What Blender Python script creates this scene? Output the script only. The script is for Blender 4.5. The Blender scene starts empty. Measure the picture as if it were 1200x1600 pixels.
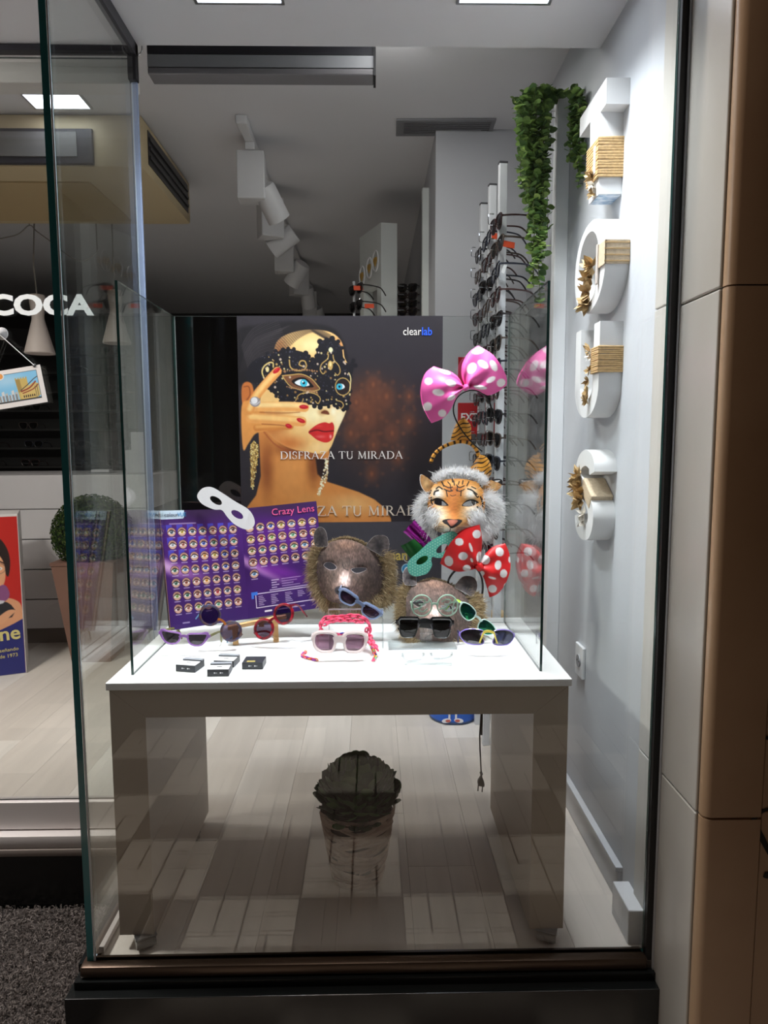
import bpy, bmesh, math, random
import numpy as np
from mathutils import Vector, Matrix, Euler
from mathutils.geometry import tessellate_polygon

S = bpy.context.scene
COL = S.collection
PI = math.pi
rnd = random.Random(7)

# ------------------------------------------------------------------ camera
cam_d = bpy.data.cameras.new('camera')
cam_d.sensor_fit = 'VERTICAL'; cam_d.sensor_height = 36.0
cam_d.lens = 36.0 * 1068.97 / 1600
cam_d.clip_start = 0.02; cam_d.clip_end = 60
cam = bpy.data.objects.new('camera', cam_d); COL.objects.link(cam)
CAM_R = (Matrix.Rotation(-0.01728, 4, 'Z') @ Matrix.Rotation(PI/2 - 0.10319, 4, 'X') @ Matrix.Rotation(-0.00316, 4, 'Z'))
cam.matrix_world = Matrix.Translation((0, 0, 1.2)) @ CAM_R
S.camera = cam
_F = 1068.97
def at(px, py, Y):                      # the point of the plane y = Y seen at photo pixel (px, py)
    d = CAM_R.to_3x3() @ Vector(((px-600)/_F, -(py-800)/_F, -1))
    return Vector((0, 0, 1.2)) + d * (Y / d.y)
def on_z(px, py, z):
    d = CAM_R.to_3x3() @ Vector(((px-600)/_F, -(py-800)/_F, -1))
    return Vector((0, 0, 1.2)) + d * ((z-1.2) / d.z)

# ------------------------------------------------------------------ world, exposure, light levels
W = bpy.data.worlds.new('night'); S.world = W; W.use_nodes = True
W.node_tree.nodes['Background'].inputs[0].default_value = (0.10, 0.085, 0.08, 1)
W.node_tree.nodes['Background'].inputs[1].default_value = 0.10
S.view_settings.view_transform = 'Standard'; S.view_settings.look = 'None'
S.view_settings.exposure = 0.0; S.view_settings.gamma = 1.0
S.view_settings.use_curve_mapping = False
S.cycles.transparent_max_bounces = 40
S.cycles.max_bounces = 10; S.cycles.glossy_bounces = 6; S.cycles.transmission_bounces = 6
LED_POWER = 7.0          # display downlights
SHOP_LED = 8.0           # ceiling panel in the shop
def area(name, loc, target, size, power, color, spread=180):
    l = bpy.data.lights.new(name, 'AREA'); l.shape = 'SQUARE'; l.size = size; l.energy = power; l.color = color
    l.spread = math.radians(spread)
    o = bpy.data.objects.new(name, l); COL.objects.link(o); o.location = loc
    o.rotation_euler = (Vector(target) - Vector(loc)).to_track_quat('-Z', 'Y').to_euler()
    return o
area('street_lamp_light', (0.9, -2.2, 4.6), (0.5, 0.7, -0.3), 0.35, 5, (1.0, 0.60, 0.36))
area('paving_fill_light', (-0.3, 1.30, 4.0), (-0.1, 0.9, -0.4), 0.12, 36, (1.0, 0.86, 0.74))  # added lamp without an awning, brightens the paving mirrored in the pane
area('entrance_light', (-1.9, 1.72, 2.28), (-1.5, 1.75, -0.2), 0.25, 55, (1.0, 0.92, 0.86))
area('rear_fill_light', (0.10, 2.19, 2.44), (-0.15, 2.7, 0), 0.16, 5.5, (1.0, 0.97, 0.93))  # added fill hidden behind the soffit edge, lifts floor and pier behind the table
area('shop_fill_light', (-2.0, 2.3, 2.42), (-1.7, 2.7, 0), 0.5, 11, (1.0, 0.93, 0.86), 125)  # added unseen fill left of view, brightens shop floor and counter
for x_ in (-0.325, 0.335):              # the light of the two LED panels in the display soffit
    area('led_panel_light', (x_, 1.732, 2.289), (x_, 1.732, 0), 0.2, 10.5, (0.93, 0.96, 1.0), 112)

# ------------------------------------------------------------------ helpers: materials
def lin(c):
    return tuple((v/255/12.92 if v/255 <= 0.04045 else ((v/255+0.055)/1.055)**2.4) for v in c)
MATS = {}
def mat(name, rgb=(200, 200, 200), rough=0.5, metal=0.0, spec=0.5, noise=None, bump=None, coat=0.0, attr=False, alpha=1.0,
        emis=0.0, sub=0.0, ani=(1, 1, 1)):
    if name in MATS: return MATS[name]
    m = bpy.data.materials.new(name); m.use_nodes = True; nt = m.node_tree; N = nt.nodes; L = nt.links
    b = N['Principled BSDF']
    col = (*lin(rgb), 1)
    b.inputs['Base Color'].default_value = col
    b.inputs['Roughness'].default_value = rough
    b.inputs['Metallic'].default_value = metal
    b.inputs['Specular IOR Level'].default_value = spec
    b.inputs['Coat Weight'].default_value = coat
    b.inputs['Alpha'].default_value = alpha
    if emis:
        b.inputs['Emission Color'].default_value = col; b.inputs['Emission Strength'].default_value = emis
    if attr:
        a = N.new('ShaderNodeAttribute'); a.attribute_name = 'Col'; L.new(a.outputs['Color'], b.inputs['Base Color'])
    if noise or bump:
        tc = N.new('ShaderNodeTexCoord'); mp = N.new('ShaderNodeMapping'); mp.inputs['Scale'].default_value = ani
        L.new(tc.outputs['Object'], mp.inputs['Vector'])
    if noise:                            # (scale, amount, second colour or None)
        sc, amt = noise[0], noise[1]
        n = N.new('ShaderNodeTexNoise'); n.inputs['Scale'].default_value = sc; n.inputs['Detail'].default_value = 6
        L.new(mp.outputs[0], n.inputs['Vector'])
        r = N.new('ShaderNodeValToRGB'); r.color_ramp.elements[0].position = 0.32; r.color_ramp.elements[1].position = 0.68
        c2 = lin(noise[2]) if len(noise) > 2 else tuple(v*(1-amt) for v in col[:3])
        r.color_ramp.elements[0].color = (*c2, 1); r.color_ramp.elements[1].color = col
        L.new(n.outputs[0], r.inputs[0])
        if attr:
            mx = N.new('ShaderNodeMix'); mx.data_type = 'RGBA'; mx.blend_type = 'MULTIPLY'; mx.inputs[0].default_value = amt
            L.new(a.outputs['Color'], mx.inputs[6]); L.new(n.outputs[0], mx.inputs[7]); L.new(mx.outputs[2], b.inputs['Base Color'])
        else: L.new(r.outputs[0], b.inputs['Base Color'])
    if bump:
        n2 = N.new('ShaderNodeTexNoise'); n2.inputs['Scale'].default_value = bump[0]; n2.inputs['Detail'].default_value = 4
        L.new(mp.outputs[0], n2.inputs['Vector'])
        bp = N.new('ShaderNodeBump'); bp.inputs['Strength'].default_value = bump[1]; bp.inputs['Distance'].default_value = 0.01
        L.new(n2.outputs[0], bp.inputs['Height']); L.new(bp.outputs[0], b.inputs['Normal'])
    MATS[name] = m; return m

def glass_mat(name, tint=(0.97, 0.985, 0.98), r0=0.04, rough=0.0):
    """thin clear sheet: straight-through transmission plus Fresnel (Schlick) reflection"""
    if name in MATS: return MATS[name]
    m = bpy.data.materials.new(name); m.use_nodes = True; nt = m.node_tree; N = nt.nodes; L = nt.links
    N.remove(N['Principled BSDF']); out = N['Material Output']
    g = N.new('ShaderNodeNewGeometry')
    d = N.new('ShaderNodeVectorMath'); d.operation = 'DOT_PRODUCT'
    L.new(g.outputs['Normal'], d.inputs[0]); L.new(g.outputs['Incoming'], d.inputs[1])
    a = N.new('ShaderNodeMath'); a.operation = 'ABSOLUTE'; L.new(d.outputs['Value'], a.inputs[0])
    s = N.new('ShaderNodeMath'); s.operation = 'SUBTRACT'; s.inputs[0].default_value = 1; s.use_clamp = True; L.new(a.outputs[0], s.inputs[1])
    p = N.new('ShaderNodeMath'); p.operation = 'POWER'; p.inputs[1].default_value = 5; L.new(s.outputs[0], p.inputs[0])
    f = N.new('ShaderNodeMath'); f.operation = 'MULTIPLY_ADD'; f.inputs[1].default_value = 1-r0; f.inputs[2].default_value = r0; L.new(p.outputs[0], f.inputs[0])
    t = N.new('ShaderNodeBsdfTransparent'); t.inputs[0].default_value = (*tint, 1)
    gl = N.new('ShaderNodeBsdfGlossy'); gl.inputs['Roughness'].default_value = rough; gl.inputs['Color'].default_value = (1, 1, 1, 1)
    mx = N.new('ShaderNodeMixShader'); L.new(f.outputs[0], mx.inputs[0]); L.new(t.outputs[0], mx.inputs[1]); L.new(gl.outputs[0], mx.inputs[2])
    L.new(mx.outputs[0], out.inputs['Surface'])
    MATS[name] = m; return m

GLASS = glass_mat('clear_glass', r0=0.055)
ACRYL = glass_mat('clear_acrylic', (0.93, 0.95, 0.95), 0.05)
EDGE = mat('glass_edge_teal', (52, 132, 142), 0.15, coat=0.5)
EDGE_D = mat('glass_edge_dark', (28, 62, 58), 0.15, coat=0.3)
EDGE_L = mat('glass_edge_pale', (190, 205, 225), 0.2)
WHITE = mat('white_paint', (228, 228, 230), 0.55, noise=(3, 0.03), bump=(60, 0.02))
WHITE2 = mat('white_laminate', (232, 232, 232), 0.35)
WALLW = mat('wall_white', (193, 196, 201), 0.75, noise=(2.2, 0.05), bump=(45, 0.05))
GREYW = mat('wall_grey', (186, 187, 192), 0.8, noise=(2, 0.05))
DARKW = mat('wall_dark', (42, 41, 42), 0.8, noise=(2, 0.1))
CEIL = mat('ceiling_paint', (214, 214, 218), 0.85, noise=(1.5, 0.03))
BLACK = mat('black_plastic', (22, 22, 24), 0.35)
BLACKM = mat('black_metal', (24, 24, 28), 0.35, metal=0.3)
METAL = mat('brushed_metal', (170, 172, 176), 0.3, metal=0.9)
CHROME = mat('chrome', (215, 216, 220), 0.12, metal=1.0)
BRONZE = mat('bronze_frame', (84, 70, 60), 0.32, metal=0.7)
ALU = mat('aluminium_rail', (214, 208, 206), 0.4, metal=0.25)
PRINT = mat('print', attr=True, rough=0.45)
PRINTM = mat('print_matt', attr=True, rough=0.8)
def translucent(m, w=0.45):              # thin fibres and leaves let light through
    nt = m.node_tree; N = nt.nodes; L = nt.links; b = N['Principled BSDF']
    t = N.new('ShaderNodeBsdfTranslucent'); mx = N.new('ShaderNodeMixShader'); mx.inputs[0].default_value = w
    if b.inputs['Base Color'].is_linked: L.new(b.inputs['Base Color'].links[0].from_socket, t.inputs['Color'])
    else: t.inputs['Color'].default_value = b.inputs['Base Color'].default_value
    L.new(b.outputs[0], mx.inputs[1]); L.new(t.outputs[0], mx.inputs[2]); L.new(mx.outputs[0], N['Material Output'].inputs['Surface']); return m
VCOL = translucent(mat('fibre', attr=True, rough=0.8, spec=0.2))

# ------------------------------------------------------------------ helpers: meshes
class B:
    """collects shapes; build() links them as one mesh object"""
    def __init__(self): self.v = []; self.f = []; self.m = []
    def add(self, vs, fs, mi=0):
        o = len(self.v); self.v += [tuple(p) for p in vs]; self.f += [tuple(i+o for i in f) for f in fs]; self.m += [mi]*len(fs); return self
    def box(self, x0, x1, y0, y1, z0, z1, mi=0, M=None, bev=0.0):
        if bev > 0:
            e = min(bev, abs(x1-x0)/2.1, abs(y1-y0)/2.1, abs(z1-z0)/2.1)
            bm = bmesh.new(); bmesh.ops.create_cube(bm, size=1)
            for v in bm.verts: v.co = Vector(((x0+x1)/2 + v.co.x*(x1-x0), (y0+y1)/2 + v.co.y*(y1-y0), (z0+z1)/2 + v.co.z*(z1-z0)))
            bmesh.ops.bevel(bm, geom=list(bm.edges), offset=e, segments=2, affect='EDGES', profile=0.5)
            bm.verts.index_update()
            vs = [v.co.copy() for v in bm.verts]; fs = [[v.index for v in f.verts] for f in bm.faces]; bm.free()
        else:
            vs = [Vector(p) for p in ((x0,y0,z0),(x1,y0,z0),(x1,y1,z0),(x0,y1,z0),(x0,y0,z1),(x1,y0,z1),(x1,y1,z1),(x0,y1,z1))]
            fs = [(3,2,1,0),(4,5,6,7),(0,1,5,4),(1,2,6,5),(2,3,7,6),(3,0,4,7)]
        if M is not None: vs = [M @ p for p in vs]
        return self.add(vs, fs, mi)
    def tube(self, pts, r, n=8, mi=0, closed=False, caps=True):
        pts = [Vector(p) for p in pts]; k = len(pts); vs = []; fs = []
        rr = r if isinstance(r, (list, tuple)) else [r]*k
        up = None
        for i, p in enumerate(pts):
            if closed: t = pts[(i+1) % k] - pts[i-1]
            else: t = pts[min(i+1, k-1)] - pts[max(i-1, 0)]
            t.normalize()
            if up is None:
                up = Vector((0, 0, 1)) if abs(t.z) < 0.9 else Vector((1, 0, 0))
            a = (up - t*up.dot(t))
            if a.length < 1e-6: a = t.orthogonal()
            a.normalize(); up = a; b = t.cross(a)
            for j in range(n):
                th = 2*PI*j/n
                vs.append(p + (a*math.cos(th) + b*math.sin(th))*rr[i])
        for i in range(k if closed else k-1):
            for j in range(n):
                a0 = i*n+j; a1 = i*n+(j+1) % n; c0 = ((i+1) % k)*n+j; c1 = ((i+1) % k)*n+(j+1) % n
                fs.append((a0, a1, c1, c0))
        if caps and not closed:
            fs.append(tuple(range(n-1, -1, -1))); fs.append(tuple((k-1)*n+j for j in range(n)))
        return self.add(vs, fs, mi)
    def bar(self, pts, w, h, mi=0, side=(1, 0, 0)):
        """rectangular section swept along pts; w measured along `side`, h across"""
        pts = [Vector(p) for p in pts]; k = len(pts); vs = []; fs = []
        ww = w if isinstance(w, (list, tuple)) else [w]*k
        hh = h if isinstance(h, (list, tuple)) else [h]*k
        for i, p in enumerate(pts):
            t = (pts[min(i+1, k-1)] - pts[max(i-1, 0)]).normalized()
            a = Vector(side); a = (a - t*a.dot(t)).normalized(); b = t.cross(a)
            for sx, sz in ((-1,-1),(1,-1),(1,1),(-1,1)): vs.append(p + a*sx*ww[i]/2 + b*sz*hh[i]/2)
        for i in range(k-1):
            for j in range(4): fs.append((i*4+j, i*4+(j+1) % 4, (i+1)*4+(j+1) % 4, (i+1)*4+j))
        fs.append((3,2,1,0)); fs.append(tuple((k-1)*4+j for j in range(4)))
        return self.add(vs, fs, mi)
    def lathe(self, prof, n=24, c=(0, 0, 0), mi=0, M=None):
        vs = []; fs = []; k = len(prof)
        for r, z in prof:
            for j in range(n):
                th = 2*PI*j/n; p = Vector((c[0]+r*math.cos(th), c[1]+r*math.sin(th), c[2]+z)); vs.append(M @ p if M is not None else p)
        for i in range(k-1):
            for j in range(n): fs.append((i*n+j, i*n+(j+1) % n, (i+1)*n+(j+1) % n, (i+1)*n+j))
        if prof[0][0] > 1e-5: fs.append(tuple(range(n-1, -1, -1)))
        if prof[-1][0] > 1e-5: fs.append(tuple((k-1)*n+j for j in range(n)))
        return self.add(vs, fs, mi)
    def prism(self, outer, holes=(), d0=0.0, d1=0.01, plane='xz', mi=0, M=None):
        """2D outline with holes, extruded; plane says which axes the outline lies in"""
        loops = [list(outer)] + [list(h) for h in holes]
        def P(a, b, d):
            p = Vector((a, d, b)) if plane == 'xz' else Vector((d, a, b)) if plane == 'yz' else Vector((a, b, d))
            return M @ p if M is not None else p
        flat = [p for l in loops for p in l]; n = len(flat)
        tri = tessellate_polygon([[Vector((p[0], p[1], 0)) for p in l] for l in loops])
        vs = [P(*p, d0) for p in flat] + [P(*p, d1) for p in flat]
        fs = [t for t in tri] + [tuple(i+n for i in reversed(t)) for t in tri]
        o = 0
        for l in loops:
            k = len(l)
            for i in range(k): fs.append((o+i, o+(i+1) % k, n+o+(i+1) % k, n+o+i))
            o += k
        return self.add(vs, fs, mi)
    def build(self, name, mats, parent=None, smooth=False, fix=False, M=None):
        me = bpy.data.meshes.new(name)
        vs = [tuple(M @ Vector(p)) for p in self.v] if M is not None else self.v
        me.from_pydata(vs, [], self.f)
        if not isinstance(mats, (list, tuple)): mats = [mats]
        for m in mats: me.materials.append(m)
        if len(mats) > 1: me.polygons.foreach_set('material_index', self.m)
        if fix:
            bm = bmesh.new(); bm.from_mesh(me); bmesh.ops.recalc_face_normals(bm, faces=bm.faces); bm.to_mesh(me); bm.free()
        if smooth:
            me.polygons.foreach_set('use_smooth', [True]*len(me.polygons))
            try: me.set_sharp_from_angle(angle=math.radians(40))
            except Exception: pass
        return link(name, me, parent)
def link(name, me, parent=None):
    o = bpy.data.objects.new(name, me); COL.objects.link(o)
    if parent is not None: o.parent = parent
    return o
def tag(o, label, cat, group=None, kind=None):
    o['label'] = label
    if cat: o['category'] = cat
    if group: o['group'] = group
    if kind: o['kind'] = kind
    return o
def thing(name, label, cat, loc=(0, 0, 0), rot=(0, 0, 0), group=None):
    o = bpy.data.objects.new(name, None); COL.objects.link(o); o.empty_display_size = 0.02
    o.location = loc; o.rotation_euler = rot
    return tag(o, label, cat, group)
def struct(o): o['kind'] = 'structure'; return o
def dup(root, loc=None, rot=None, label=None, group=None, scale=None):
    def rec(o, p):
        c = o.copy(); COL.objects.link(c)
        if p is not None: c.parent = p
        for ch in [x for x in o.children]: rec(ch, c)
        return c
    c = rec(root, None)
    if loc is not None: c.location = loc
    if rot is not None: c.rotation_euler = rot
    if scale is not None: c.scale = (scale,)*3
    if label: c['label'] = label
    if group: c['group'] = group
    return c
def text_mesh(name, s, size, m, parent, loc, rot=(PI/2, 0, 0), depth=0.0003, align='LEFT', sx=1.0, shear=0.0, offset=0.0, spacing=1.0):
    c = bpy.data.curves.new(name, 'FONT'); c.body = s; c.size = size; c.extrude = depth; c.align_x = align; c.resolution_u = 3; c.shear = shear
    c.offset = offset; c.space_character = spacing
    t = bpy.data.objects.new(name, c); COL.objects.link(t)
    bpy.context.view_layer.update()
    me = bpy.data.meshes.new_from_object(t.evaluated_get(bpy.context.evaluated_depsgraph_get()))
    bpy.data.objects.remove(t); bpy.data.curves.remove(c)
    me.materials.clear(); me.materials.append(m)
    o = link(name, me, parent); o.location = loc; o.rotation_euler = rot; o.scale = (sx, 1, 1)
    return o
def smooth_pts(pts, n=8, closed=True):
    pts = [np.array(p, float) for p in pts]; k = len(pts); out = []
    for i in range(k if closed else k-1):
        if closed: p0, p1, p2, p3 = pts[i-1], pts[i], pts[(i+1) % k], pts[(i+2) % k]
        else: p0, p1, p2, p3 = pts[max(i-1, 0)], pts[i], pts[i+1], pts[min(i+2, k-1)]
        for j in range(n):
            t = j/n
            out.append(0.5*((2*p1) + (-p0+p2)*t + (2*p0-5*p1+4*p2-p3)*t*t + (-p0+3*p1-3*p2+p3)*t**3))
    if not closed: out.append(pts[-1])
    return [tuple(p) for p in out]
def ell(cx, cy, rx, ry, a=0.0, n=28, e=2.0):
    out = []
    for j in range(n):
        th = 2*PI*j/n; c, s = math.cos(th), math.sin(th)
        x = rx*math.copysign(abs(c)**(2/e), c); y = ry*math.copysign(abs(s)**(2/e), s)
        out.append((cx + x*math.cos(a) - y*math.sin(a), cy + x*math.sin(a) + y*math.cos(a)))
    return out

# ------------------------------------------------------------------ helpers: flat print painted into a fine grid of coloured points
class Canvas:
    """paints in user units (u right, v down) over [u0,u1]x[v0,v1] with n points across"""
    def __init__(self, u0, v0, u1, v1, n, bg):
        self.u0, self.v0, self.u1, self.v1 = u0, v0, u1, v1
        self.W = n; self.H = max(2, int(round(n*(v1-v0)/(u1-u0))))
        self.U, self.V = np.meshgrid(np.linspace(u0, u1, self.W), np.linspace(v0, v1, self.H))
        self.px = (u1-u0)/(n-1)
        self.c = np.empty((self.H, self.W, 3)); self.c[:] = np.array(bg)/255
    def _win(self, x0, x1, y0, y1):
        i0 = max(0, int((x0-self.u0)/self.px)-1); i1 = min(self.W, int((x1-self.u0)/self.px)+3)
        py = (self.v1-self.v0)/(self.H-1)
        j0 = max(0, int((y0-self.v0)/py)-1); j1 = min(self.H, int((y1-self.v0)/py)+3)
        return slice(j0, max(j1, j0)), slice(i0, max(i1, i0))
    def _mix(self, w, a, col, clip=None):
        if clip is not None: a = a*clip[w]
        a = a[..., None]
        self.c[w] = self.c[w]*(1-a) + np.array(col)/255*a
    @staticmethod
    def _sd(x, y, pts, closed):
        d = np.full(x.shape, 1e9); ins = np.zeros(x.shape, bool); k = len(pts)
        for i in range(k if closed else k-1):
            ax, ay = pts[i]; bx, by = pts[(i+1) % k]
            ex, ey = bx-ax, by-ay; L2 = ex*ex+ey*ey+1e-12
            t = np.clip(((x-ax)*ex+(y-ay)*ey)/L2, 0, 1)
            d = np.minimum(d, np.hypot(x-ax-t*ex, y-ay-t*ey))
            if closed and ay != by:
                c = ((ay > y) != (by > y)) & (x < ex*(y-ay)/(by-ay)+ax); ins ^= c
        return d, ins
    def poly(self, pts, col, alpha=1.0, soft=None, clip=None, sm=0):
        if sm: pts = smooth_pts(pts, sm)
        soft = soft or self.px
        xs = [p[0] for p in pts]; ys = [p[1] for p in pts]
        w = self._win(min(xs)-soft, max(xs)+soft, min(ys)-soft, max(ys)+soft)
        d, ins = self._sd(self.U[w], self.V[w], pts, True)
        a = np.clip(0.5+np.where(ins, d, -d)/soft, 0, 1)*alpha
        self._mix(w, a, col, clip)
        m = np.zeros((self.H, self.W)); m[w] = a; return m
    def line(self, pts, wd, col, alpha=1.0, soft=None, clip=None, sm=0):
        if sm: pts = smooth_pts(pts, sm, False)
        soft = soft or self.px; r = wd/2+soft
        xs = [p[0] for p in pts]; ys = [p[1] for p in pts]
        w = self._win(min(xs)-r, max(xs)+r, min(ys)-r, max(ys)+r)
        d, _ = self._sd(self.U[w], self.V[w], pts, False)
        self._mix(w, np.clip(0.5+(wd/2-d)/soft, 0, 1)*alpha, col, clip)
    def blob(self, cx, cy, rx, ry, col, alpha=1.0, ang=0.0, soft=1.0, clip=None):
        R = max(rx, ry); w = self._win(cx-R, cx+R, cy-R, cy+R)
        x = self.U[w]-cx; y = self.V[w]-cy; c, s = math.cos(ang), math.sin(ang)
        d = np.hypot((x*c+y*s)/rx, (-x*s+y*c)/ry)
        a = np.clip((1-d)/soft, 0, 1); a = a*a*(3-2*a)*alpha
        self._mix(w, a, col, clip)
    def dot(self, cx, cy, r, col, alpha=1.0, ry=None, ang=0.0, clip=None):
        ry = ry or r; R = max(r, ry)+self.px; w = self._win(cx-R, cx+R, cy-R, cy+R)
        x = self.U[w]-cx; y = self.V[w]-cy; c, s = math.cos(ang), math.sin(ang)
        d = np.hypot((x*c+y*s)/r, (-x*s+y*c)/ry)
        self._mix(w, np.clip(0.5+(1-d)*min(r, ry)/self.px, 0, 1)*alpha, col, clip)
    def noise(self, cells, amt, seed=1, ani=(1, 1)):
        r = np.random.RandomState(seed)
        ny, nx = max(2, int(cells*ani[1])), max(2, int(cells*ani[0])); g = r.rand(ny+1, nx+1)
        y = np.linspace(0, ny-1e-6, self.H); x = np.linspace(0, nx-1e-6, self.W)
        j = y.astype(int); i = x.astype(int); fy = (y-j)[:, None]; fx = (x-i)[None]
        n = (g[j][:, i]*(1-fy)*(1-fx) + g[j+1][:, i]*fy*(1-fx) + g[j][:, i+1]*(1-fy)*fx + g[j+1][:, i+1]*fy*fx) - 0.5
        self.c = np.clip(self.c*(1+amt*2*n[..., None]), 0, 1); return n
    def mesh(self, name, pos, parent=None, material=None, keep=None, smooth=False):
        """pos(U, V) -> (H, W, 3) positions; keep: (H, W) bool of the points that stay"""
        P = pos(self.U, self.V).reshape(-1, 3)
        H, Wd = self.H, self.W; idx = np.arange(H*Wd).reshape(H, Wd)
        q = np.stack([idx[:-1, :-1], idx[1:, :-1], idx[1:, 1:], idx[:-1, 1:]], -1).reshape(-1, 4)
        c = np.clip(self.c, 0, 1); c = np.where(c <= 0.04045, c/12.92, ((c+0.055)/1.055)**2.4).reshape(-1, 3)
        if keep is not None:
            k = keep.reshape(-1); q = q[k[q].sum(1) >= 3]
            used = np.zeros(H*Wd, bool); used[q.ravel()] = True; new = np.cumsum(used)-1; q = new[q]; P = P[used]; c = c[used]
        return grid_mesh(name, P, q, c, parent, material or PRINT, smooth)
def grid_mesh(name, P, q, c, parent, material, smooth=False):
    me = bpy.data.meshes.new(name); k = q.shape[1]
    me.vertices.add(len(P)); me.vertices.foreach_set('co', np.ascontiguousarray(P, np.float32).ravel())
    me.loops.add(q.size); me.loops.foreach_set('vertex_index', q.astype(np.int32).ravel())
    me.polygons.add(len(q)); me.polygons.foreach_set('loop_start', np.arange(0, q.size, k, dtype=np.int32))
    me.update(calc_edges=True)
    if smooth: me.polygons.foreach_set('use_smooth', np.ones(len(q), bool))
    if c is not None:
        a = me.color_attributes.new('Col', 'FLOAT_COLOR', 'POINT')
        a.data.foreach_set('color', np.concatenate([c, np.ones((len(c), 1))], 1).astype(np.float32).ravel())
    me.materials.append(material)
    return link(name, me, parent)
def inside(pts, U, V): return Canvas._sd(U, V, pts, True)[1]
def srgb_lin(c):
    c = np.asarray(c, float)/255; return np.where(c <= 0.04045, c/12.92, ((c+0.055)/1.055)**2.4)
def strands(name, roots, dirs, lens, width, cols, parent, bend=0.35, material=None):
    """fur: each strand a bent ribbon of two quads ending in a point-like tip"""
    n = len(roots); roots = np.asarray(roots); dirs = np.asarray(dirs); lens = np.asarray(lens)[:, None]
    dirs = dirs/np.linalg.norm(dirs, axis=1, keepdims=True)
    r = np.random.RandomState(3)
    side = np.cross(dirs, np.array([0, -1.0, 0]) + 0.5*(r.rand(n, 3)-0.5)); side /= np.linalg.norm(side, axis=1, keepdims=True)
    w = np.asarray(width)*np.ones((n, 1)) if np.isscalar(width) else np.asarray(width)[:, None]
    droop = np.array([0, 0, -1.0])*bend + (r.rand(n, 3)-0.5)*bend
    mid = roots + dirs*lens*0.55 + droop*lens*0.12; tip = roots + dirs*lens + droop*lens*0.45
    P = np.stack([roots-side*w/2, roots+side*w/2, mid+side*w*0.4, mid-side*w*0.4, tip+side*w*0.08, tip-side*w*0.08], 1).reshape(-1, 3)
    b = np.arange(n)[:, None]*6
    q = np.concatenate([b+np.array([[0, 1, 2, 3]]), b+np.array([[3, 2, 4, 5]])], 0)
    c = np.repeat(srgb_lin(cols), 6, 0)
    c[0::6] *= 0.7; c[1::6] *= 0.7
    o = grid_mesh(name, P, q, c, parent, material or VCOL); o['kind'] = 'stuff'; return o

# ================================================================== SETTING
XL, XR, YF, YS = -0.665, 0.647, 1.483, 2.035      # left pane, right wall, front pane, shopfront plane
ZS, ZC = 2.296, 2.46                               # soffit over the display, shop ceiling
# --- floor of the shop: laid in planks
FLOORM = [mat('oak_%d' % i, c, 0.5, noise=(2.2, 0.12), ani=(9, 0.7, 1), bump=(30, 0.03)) for i, c in
          enumerate(((222, 214, 206), (216, 207, 198), (226, 219, 211), (211, 202, 193)))]
fl = struct(B().box(XL, 0.7, 1.47, YS+0.02, -0.06, -0.008).box(-3.2, 0.7, YS+0.02, 7.0, -0.06, -0.008).build('floor', mat('subfloor', (90, 84, 78), 0.8)))
proto = {}
def plank_mesh(w, l):
    k = (round(w, 3), round(l, 3))
    if k not in proto: proto[k] = B().box(-w/2+0.0003, w/2-0.0003, 0.0003, l-0.0003, -0.008, 0, bev=0.0006)
    return proto[k]
pw = 0.19; x = XL+0.002-16*0.19; ci = 0; plank_me = {}
while x < 0.69:
    w = min(pw, 0.7-x); y = 1.475 if x > -0.68 else YS+0.02; first = True
    while y < 7.0:
        l = (0.35 + 0.28*((ci*3) % 4)) if first else 1.3
        l = min(l, 7.0-y); first = False
        if l < 0.02: break
        k = (round(w, 3), round(l, 3), rnd.randrange(4))
        if k not in plank_me:
            o = plank_mesh(w, l).build('plank', FLOORM[k[2]], fl); plank_me[k] = o.data
        else: o = link('plank', plank_me[k], fl)
        o.location = (x+w/2, y, 0)
        y += l
    x += pw; ci += 1

# --- walls
wr = B().box(XR, XR+0.06, YF-0.02, 2.95, -0.3, ZC+0.05)
wr.box(XR-0.0012, XR, 1.50, 1.66, 0.0, ZS)          # strip where the plaster was filled
struct(wr.build('wall_right', WALLW))
struct(B().box(0.266, 0.72, 2.92, 3.0, 0, ZC+0.02).box(0.266, 0.31, 3.0, 7.0, 0, ZC+0.02).build('wall_pier', GREYW))
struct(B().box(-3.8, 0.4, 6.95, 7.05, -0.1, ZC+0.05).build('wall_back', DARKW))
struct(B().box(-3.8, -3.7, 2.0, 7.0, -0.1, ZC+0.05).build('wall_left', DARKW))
struct(B().box(-3.8, 0.72, YS, 7.05, ZC, ZC+0.1).build('ceiling', CEIL))
so = B().box(-3.3, XR+0.05, YF-0.02, YS, ZS, ZS+0.012)
so.box(-3.3, XR+0.05, YS-0.012, YS, ZS+0.012, ZC)
struct(so.build('ceiling_soffit', CEIL))
# facade above the window, and the plinth below it
struct(B().box(-3.3, 1.6, YF-0.10, YF-0.02, 2.30, 4.6).build('wall_facade', mat('facade', (120, 104, 92), 0.8)))
BB = mat('baseboard_grey', (196, 198, 202), 0.5)
struct(B().box(XR-0.014, XR, 1.66, 2.92, 0.0, 0.085, bev=0.003).box(XR-0.02, XR-0.001, 1.66, 2.92, 0.085, 0.098, bev=0.002).build('baseboard_right', BB))
struct(B().box(XR-0.042, XR, 1.51, 1.62, 0.0, 0.088, bev=0.003).build('trim_1', mat('trim_pvc', (214, 215, 218), 0.5)))
struct(B().box(0.25, 0.266, 2.905, 7.0, 0, 0.09).box(0.25, XR, 2.905, 2.92, 0, 0.09).build('baseboard_pier', BB))

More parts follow.
